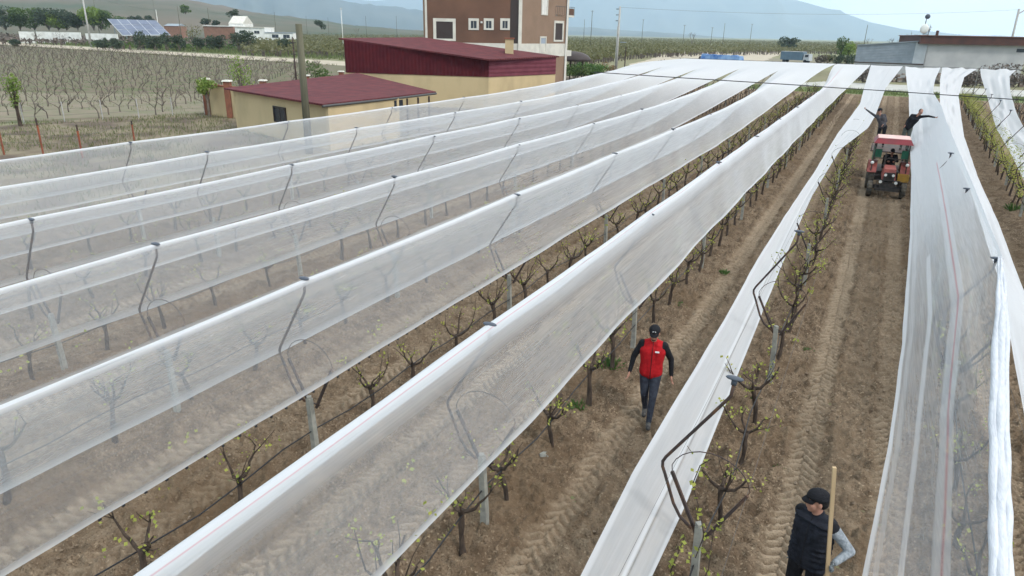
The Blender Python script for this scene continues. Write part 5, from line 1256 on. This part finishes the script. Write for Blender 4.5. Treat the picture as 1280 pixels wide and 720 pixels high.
# man in the red vest, walking towards the camera
person('bearded man in red vest, black sleeves and dark cap walking between the rows', (-2.52, 9.98, .01), R(12), dict(shL=(.172, .01, 1.405), shR=(-.172, .01, 1.405), hipL=(.09, 0, .93), knL=(.075, -.13, .53), anL=(.055, -.17, .10), toeL=(.06, -.33, .045), hipR=(-.09, 0, .93), knR=(-.065, -.02, .51), anR=(-.045, .20, .15), toeR=(-.045, .06, .05),
       elL=(.30, .06, 1.16), wrL=(.33, .0, .91), elR=(-.29, .0, 1.17), wrR=(-.33, -.10, .93), head=(0, -.045, 1.625)), dict(top='black', sleeve='black', leg='jean'), 1.76, head=(0, R(12)), vest='red', beard=True, glasses=True, vox=.010)
# man at the lower right holding a wooden pole
face = math.atan2(-math.cos(R(26)), -math.sin(R(26)))     # facing direction of the chest
fgx, fgy = .20, 6.62
frz = face+math.pi/2
person('man in black padded vest, grey sleeves and black cap holding a tall wooden pole', (fgx, fgy, .01), frz, dict(shL=(.170, .01, 1.42), shR=(-.165, .01, 1.42), elL=(.34, .12, 1.19), wrL=(.31, -.09, 1.14), hnL=(0, -.2, 1), elR=(-.20, .10, 1.14), wrR=(-.19, .06, .90), head=(-.01, -.03, 1.64)),
       dict(top='black', sleeve='greysleeve', leg='black'), 1.78, head=(R(-42), R(2)), vest='navy', beard=False, gloves=True, hands={'L': 'grip', 'R': 'relax'}, vox=.009)
ca, sa = math.cos(frz), math.sin(frz); hx, hy = .295*1.017, (-.09-.095)*1.017; hxw, hyw = fgx+ca*hx-sa*hy, fgy+sa*hx+ca*hy
wpo = MB(); wpo.box((0, 0, 0), (.034, .03, 2.34), .3); wpo = wpo.build('wooden_stake', PM['sand']); wpo.location = (hxw-.005, hyw+.0, 1.15); wpo.rotation_euler = (R(2.0), R(-6.5), 0)
tag(wpo, 'tall pale wooden stake held upright by the man in the padded vest', 'stake')

# ------------------------------------------------------------------ tractor, platform trailer and crew
TX, TY = .93, 32.0
M['tred'] = mat('faded_red_paint', (.30, .075, .06), .5, (.21, .06, .05), 6); M['troof'] = mat('cab_roof_red', (.20, .022, .03), .5, (.15, .025, .03), 3); M['troofp'] = mat('skylit_roof_top', (.62, .42, .38), .7, (.55, .35, .32), 3)  # paler cab roof top: overcast light from above put into its colour
M['tgreen'] = mat('green_cab_panel', (.012, .085, .05), .5, (.01, .06, .035), 5); M['tyre'] = mat('dusty_tyre', (.035, .033, .03), .9, (.10, .085, .065), 8, .5, 40); M['tdark'] = mat('oily_black_metal', (.02, .02, .02), .6, (.05, .04, .035), 10); M['tyel'] = mat('yellow_crate', (.42, .24, .035), .7, (.30, .18, .04), 5)
M['lampg'] = mat('lamp_glass', (.65, .65, .62), .15, spec=.8)
tr = thing('tractor', 'small red narrow tractor with red roofed green cab coming down the lane', 'tractor', (TX, TY, 0), R(1.5))
def wheel(x, y, r, w_, name):
    o = MB(); prof = [(-.5, .60), (-.5, .86), (-.42, .97), (-.25, 1.0), (.25, 1.0), (.42, .97), (.5, .86), (.5, .60)]; n = 28; vs = []; fs = []
    for i in range(n):
        a_ = 6.2832*i/n; k_ = 1.0 if i % 2 else .955
        for px, pr in prof: rr = r*pr*(k_ if pr > .9 else 1); vs.append((px*w_, math.cos(a_)*rr, math.sin(a_)*rr))
    m_ = len(prof)
    for i in range(n):
        for j in range(m_): fs.append((i*m_+j, i*m_+(j+1) % m_, ((i+1) % n)*m_+(j+1) % m_, ((i+1) % n)*m_+j))
    o.add(vs, fs); wt = thing('x', 'x', 'x'); bpy.data.objects.remove(wt)
    ty = o.build(name, M['tyre'], tr, False); ty.location = (x, y, r-.02)
    rim = MB(); rim.tube([(-w_*.38, 0, 0), (w_*.38, 0, 0)], r*.61, 20); rim.tube([(-w_*.5, 0, 0), (w_*.5, 0, 0)], r*.2, 12); rim.build('rim', M['tgreen' if False else 'tdark'], ty)
    return ty
for sx in (-1, 1):
    wheel(sx*.62, 0, .33, .20, 'front_wheel'); wheel(sx*.62, 1.75, .60, .30, 'rear_wheel')
b = MB(); b.box((0, 0, .42), (1.15, .14, .14)); b.box((0, .8, .62), (.34, 2.0, .36)); b.box((0, 1.7, .62), (.95, .4, .4)); b.box((0, -.42, .50), (.56, .12, .34)); b.build('chassis', M['tdark'], tr)
b = MB(); b.box((0, .30, .98), (.50, 1.35, .44), 0, 0, .86); b.build('hood', M['tred'], tr)
b = MB(); b.box((0, -.395, .93), (.40, .03, .30)); 
for i in range(5): b.box((0, -.415, .82+.05*i), (.36, .02, .014))
b.build('grille', M['tdark'], tr)
for sx in (-1, 1):
    b = MB(); b.tube([(sx*.14, -.45, .98), (sx*.14, -.40, .98)], .055, 12); b.build('headlight', M['lampg'], tr)
    b = MB(); b.tube([(sx*.28, -.50, .70), (sx*.28, -.42, .70)], .06, 12); b.build('work_lamp', M['lampg'], tr)
    # fender arc over the rear wheel
    f_ = MB(); aa = np.linspace(R(20), R(175), 9); 
    for i in range(8):
        q = [(sx*.45, 1.75-.68*math.cos(aa[i]), .58+.68*math.sin(aa[i])), (sx*.80, 1.75-.68*math.cos(aa[i]), .58+.68*math.sin(aa[i])), (sx*.80, 1.75-.68*math.cos(aa[i+1]), .58+.68*math.sin(aa[i+1])), (sx*.45, 1.75-.68*math.cos(aa[i+1]), .58+.68*math.sin(aa[i+1]))]
        f_.hexa([(p[0], p[1], p[2]-.02) for p in q], q)
    f_.build('fender', M['tred'], tr); 
    l = MB(); l.ell((sx*.66, 1.02, 1.22), (.07, .04, .07), 12, 8); l.build('fender_lamp', M['lampg'], tr, True)
    b = MB(); b.hexa([(sx*.66, 1.25, 1.1), (sx*.69, 1.25, 1.1), (sx*.69, 2.35, 1.1), (sx*.66, 2.35, 1.1)], [(sx*.62, 1.30, 1.78), (sx*.65, 1.30, 1.78), (sx*.65, 2.3, 1.78), (sx*.62, 2.3, 1.78)]); b.build('side_panel', M['tgreen'], tr)
    b = MB(); b.box((sx*.50, 1.16, 1.62), (.26, .03, .34)); b.build('front_quarter_panel', M['tgreen'], tr)
    for yy in (1.15, 2.4): MB().tube([(sx*.66, yy, .85), (sx*.63, yy, 2.08)], .022, 6).build('cab_post', M['tdark'], tr)
b = MB(); b.hexa([(-.74, 1.0, 2.04), (.74, 1.0, 2.04), (.74, 2.6, 2.04), (-.74, 2.6, 2.04)], [(-.62, 1.16, 2.24), (.62, 1.16, 2.24), (.62, 2.45, 2.24), (-.62, 2.45, 2.24)]); rfo = b.build('cab_roof', M['troof'], tr)
b = MB(); b.box((0, 1.80, 2.252), (1.22, 1.26, .02)); b.build('roof_top', M['troofp'], rfo)
MB().tube([(-.63, 1.14, 1.42), (.63, 1.14, 1.42)], .02, 6).build('cab_rail', M['tdark'], tr)
sw = MB(); sw.tube([(.18*math.cos(a_), 1.22+.06*math.sin(a_), 1.28+.17*math.sin(a_)) for a_ in np.linspace(0, 6.2832, 17)], .013, 6); sw.build('steering_wheel', M['tdark'], tr)
b = MB(); b.box((0, 1.85, .98), (.5, .45, .12)); b.box((0, 2.08, 1.22), (.5, .08, .42)); b.build('seat', M['black'], tr)
MB().tube([(-.24, .35, 1.15), (-.24, .35, 1.75)], .03, 8).build('exhaust', M['tdark'], tr)
b = MB(); b.box((0, -.56, .40), (.9, .06, .10)); b.tube([(-.42, -.5, .4), (-.42, -.5, .78), (.42, -.5, .78), (.42, -.5, .4)], .02, 6); b.build('front_bar', M['tdark'], tr)
MB().tube([(-.66, .2, .80), (-.30, .2, .86)], .025, 6).build('side_rod', M['tdark'], tr)
cr8 = MB(); 
for z in (.62, .70, .78): [cr8.box((TX+.55+dx, TY+.55+dy, z+.08), sz) for dx, dy, sz in ((0, -.19, (.40, .02, .07)), (0, .19, (.40, .02, .07)), (-.2, 0, (.02, .38, .07)), (.2, 0, (.02, .38, .07)))]
cr8.box((TX+.55, TY+.55, .63), (.40, .38, .02)); tag(cr8.build('crate', M['tyel']), 'yellow slatted crate hung on the tractor side by the front wheel', 'crate')
MB().box((.45, .55, .60), (.55, .42, .04)).build('crate_shelf', M['tdark'], tr)
person('tractor driver in dark clothes seated under the red cab roof', (TX, TY+1.78, .16), R(2), dict(pelvis=(0, 0, .96-.02), hipL=(.1, 0, .93), knL=(.17, -.42, .93), anL=(.17, -.50, .55), toeL=(.18, -.64, .50), hipR=(-.1, 0, .93), knR=(-.17, -.42, .93), anR=(-.17, -.50, .55), toeR=(-.18, -.64, .50),
       elL=(.27, -.17, 1.20), wrL=(.14, -.40, 1.22), elR=(-.27, -.17, 1.20), wrR=(-.14, -.40, 1.22), chest=(0, -.03, 1.28), neck=(0, -.05, 1.45), head=(0, -.09, 1.60)), dict(top='black', leg='jean'), 1.68, head=(R(10), R(10)), hatc='black', hands='grip', vox=.016).location = (TX, TY+1.86, .10)
# trailer
PZ = 1.40
tl = thing('platform_trailer', 'steel work platform on two wheels towed behind the tractor', 'trailer', (TX, TY+4.8, 0))
b = MB(); b.box((0, 0, PZ-.03), (1.7, 2.6, .05)); b.build('deck', M['iron'], tl)
b = MB(); [b.box((sx*.6, 0, PZ-.10), (.08, 2.5, .08)) for sx in (-1, 1)]; [b.tube([(sx*.55, yy, .4), (sx*.7, yy, PZ-.1)], .04, 6) for sx in (-1, 1) for yy in (-1, 1)]; b.box((0, 0, .42), (1.1, 2.2, .1)); b.tube([(0, -1.1, .42), (0, -2.35, .48)], .05, 6); b.build('frame', M['iron'], tl)
for sx in (-1, 1):
    w_ = MB(); w_.tube([(sx*.55, 0, .36), (sx*.75, 0, .36)], .36, 20); w_.build('wheel', M['tyre'], tl)
b = MB(); b.tube([(-.82, -1.25, PZ), (-.82, -1.25, PZ+.35), (.82, -1.25, PZ+.35), (.82, -1.25, PZ)], .02, 6); b.build('guard_rail', M['iron'], tl)
# workers: left one reaches to the narrow band, right one leans out to the broad sheet
w1 = person('worker in grey jacket on the platform reaching his arm left to the net', (.40, 37.0, PZ), R(-8), dict(pelvis=(-.02, 0, .94), waist=(-.06, 0, 1.10), chest=(-.14, -.02, 1.30), neck=(-.22, -.02, 1.46), head=(-.25, -.04, 1.62), shR=(-.36, 0, 1.36), shL=(-.02, .02, 1.44), elR=(-.62, -.06, 1.52), wrR=(-.84, -.08, 1.66),
       elL=(.10, .04, 1.18), wrL=(.02, -.14, 1.04), anL=(.17, .02, .085), toeL=(.19, -.14, .035)), dict(top='greyj', leg='black'), 1.74, head=(R(-40), R(5)), hands={'R': 'grip', 'L': 'relax'}, vox=.014)
w2 = person('worker in black jacket on the platform leaning out right over the sheer net', (1.42, 36.6, PZ-.0), R(-4), dict(pelvis=(.0, .0, .98), waist=(.06, 0, 1.13), chest=(.17, -.02, 1.34), neck=(.27, -.02, 1.53), head=(.36, -.05, 1.68), shL=(.40, 0, 1.47), shR=(.05, .02, 1.50), elL=(.68, -.05, 1.52), wrL=(.93, -.08, 1.49),
       elR=(-.08, .0, 1.26), wrR=(-.12, -.16, 1.08), hipL=(.10, 0, .94), hipR=(-.08, 0, .94)), dict(top='black', leg='greyt'), 1.80, head=(R(28), R(28)), hat=False, hands={'L': 'grip', 'R': 'relax'}, vox=.014)
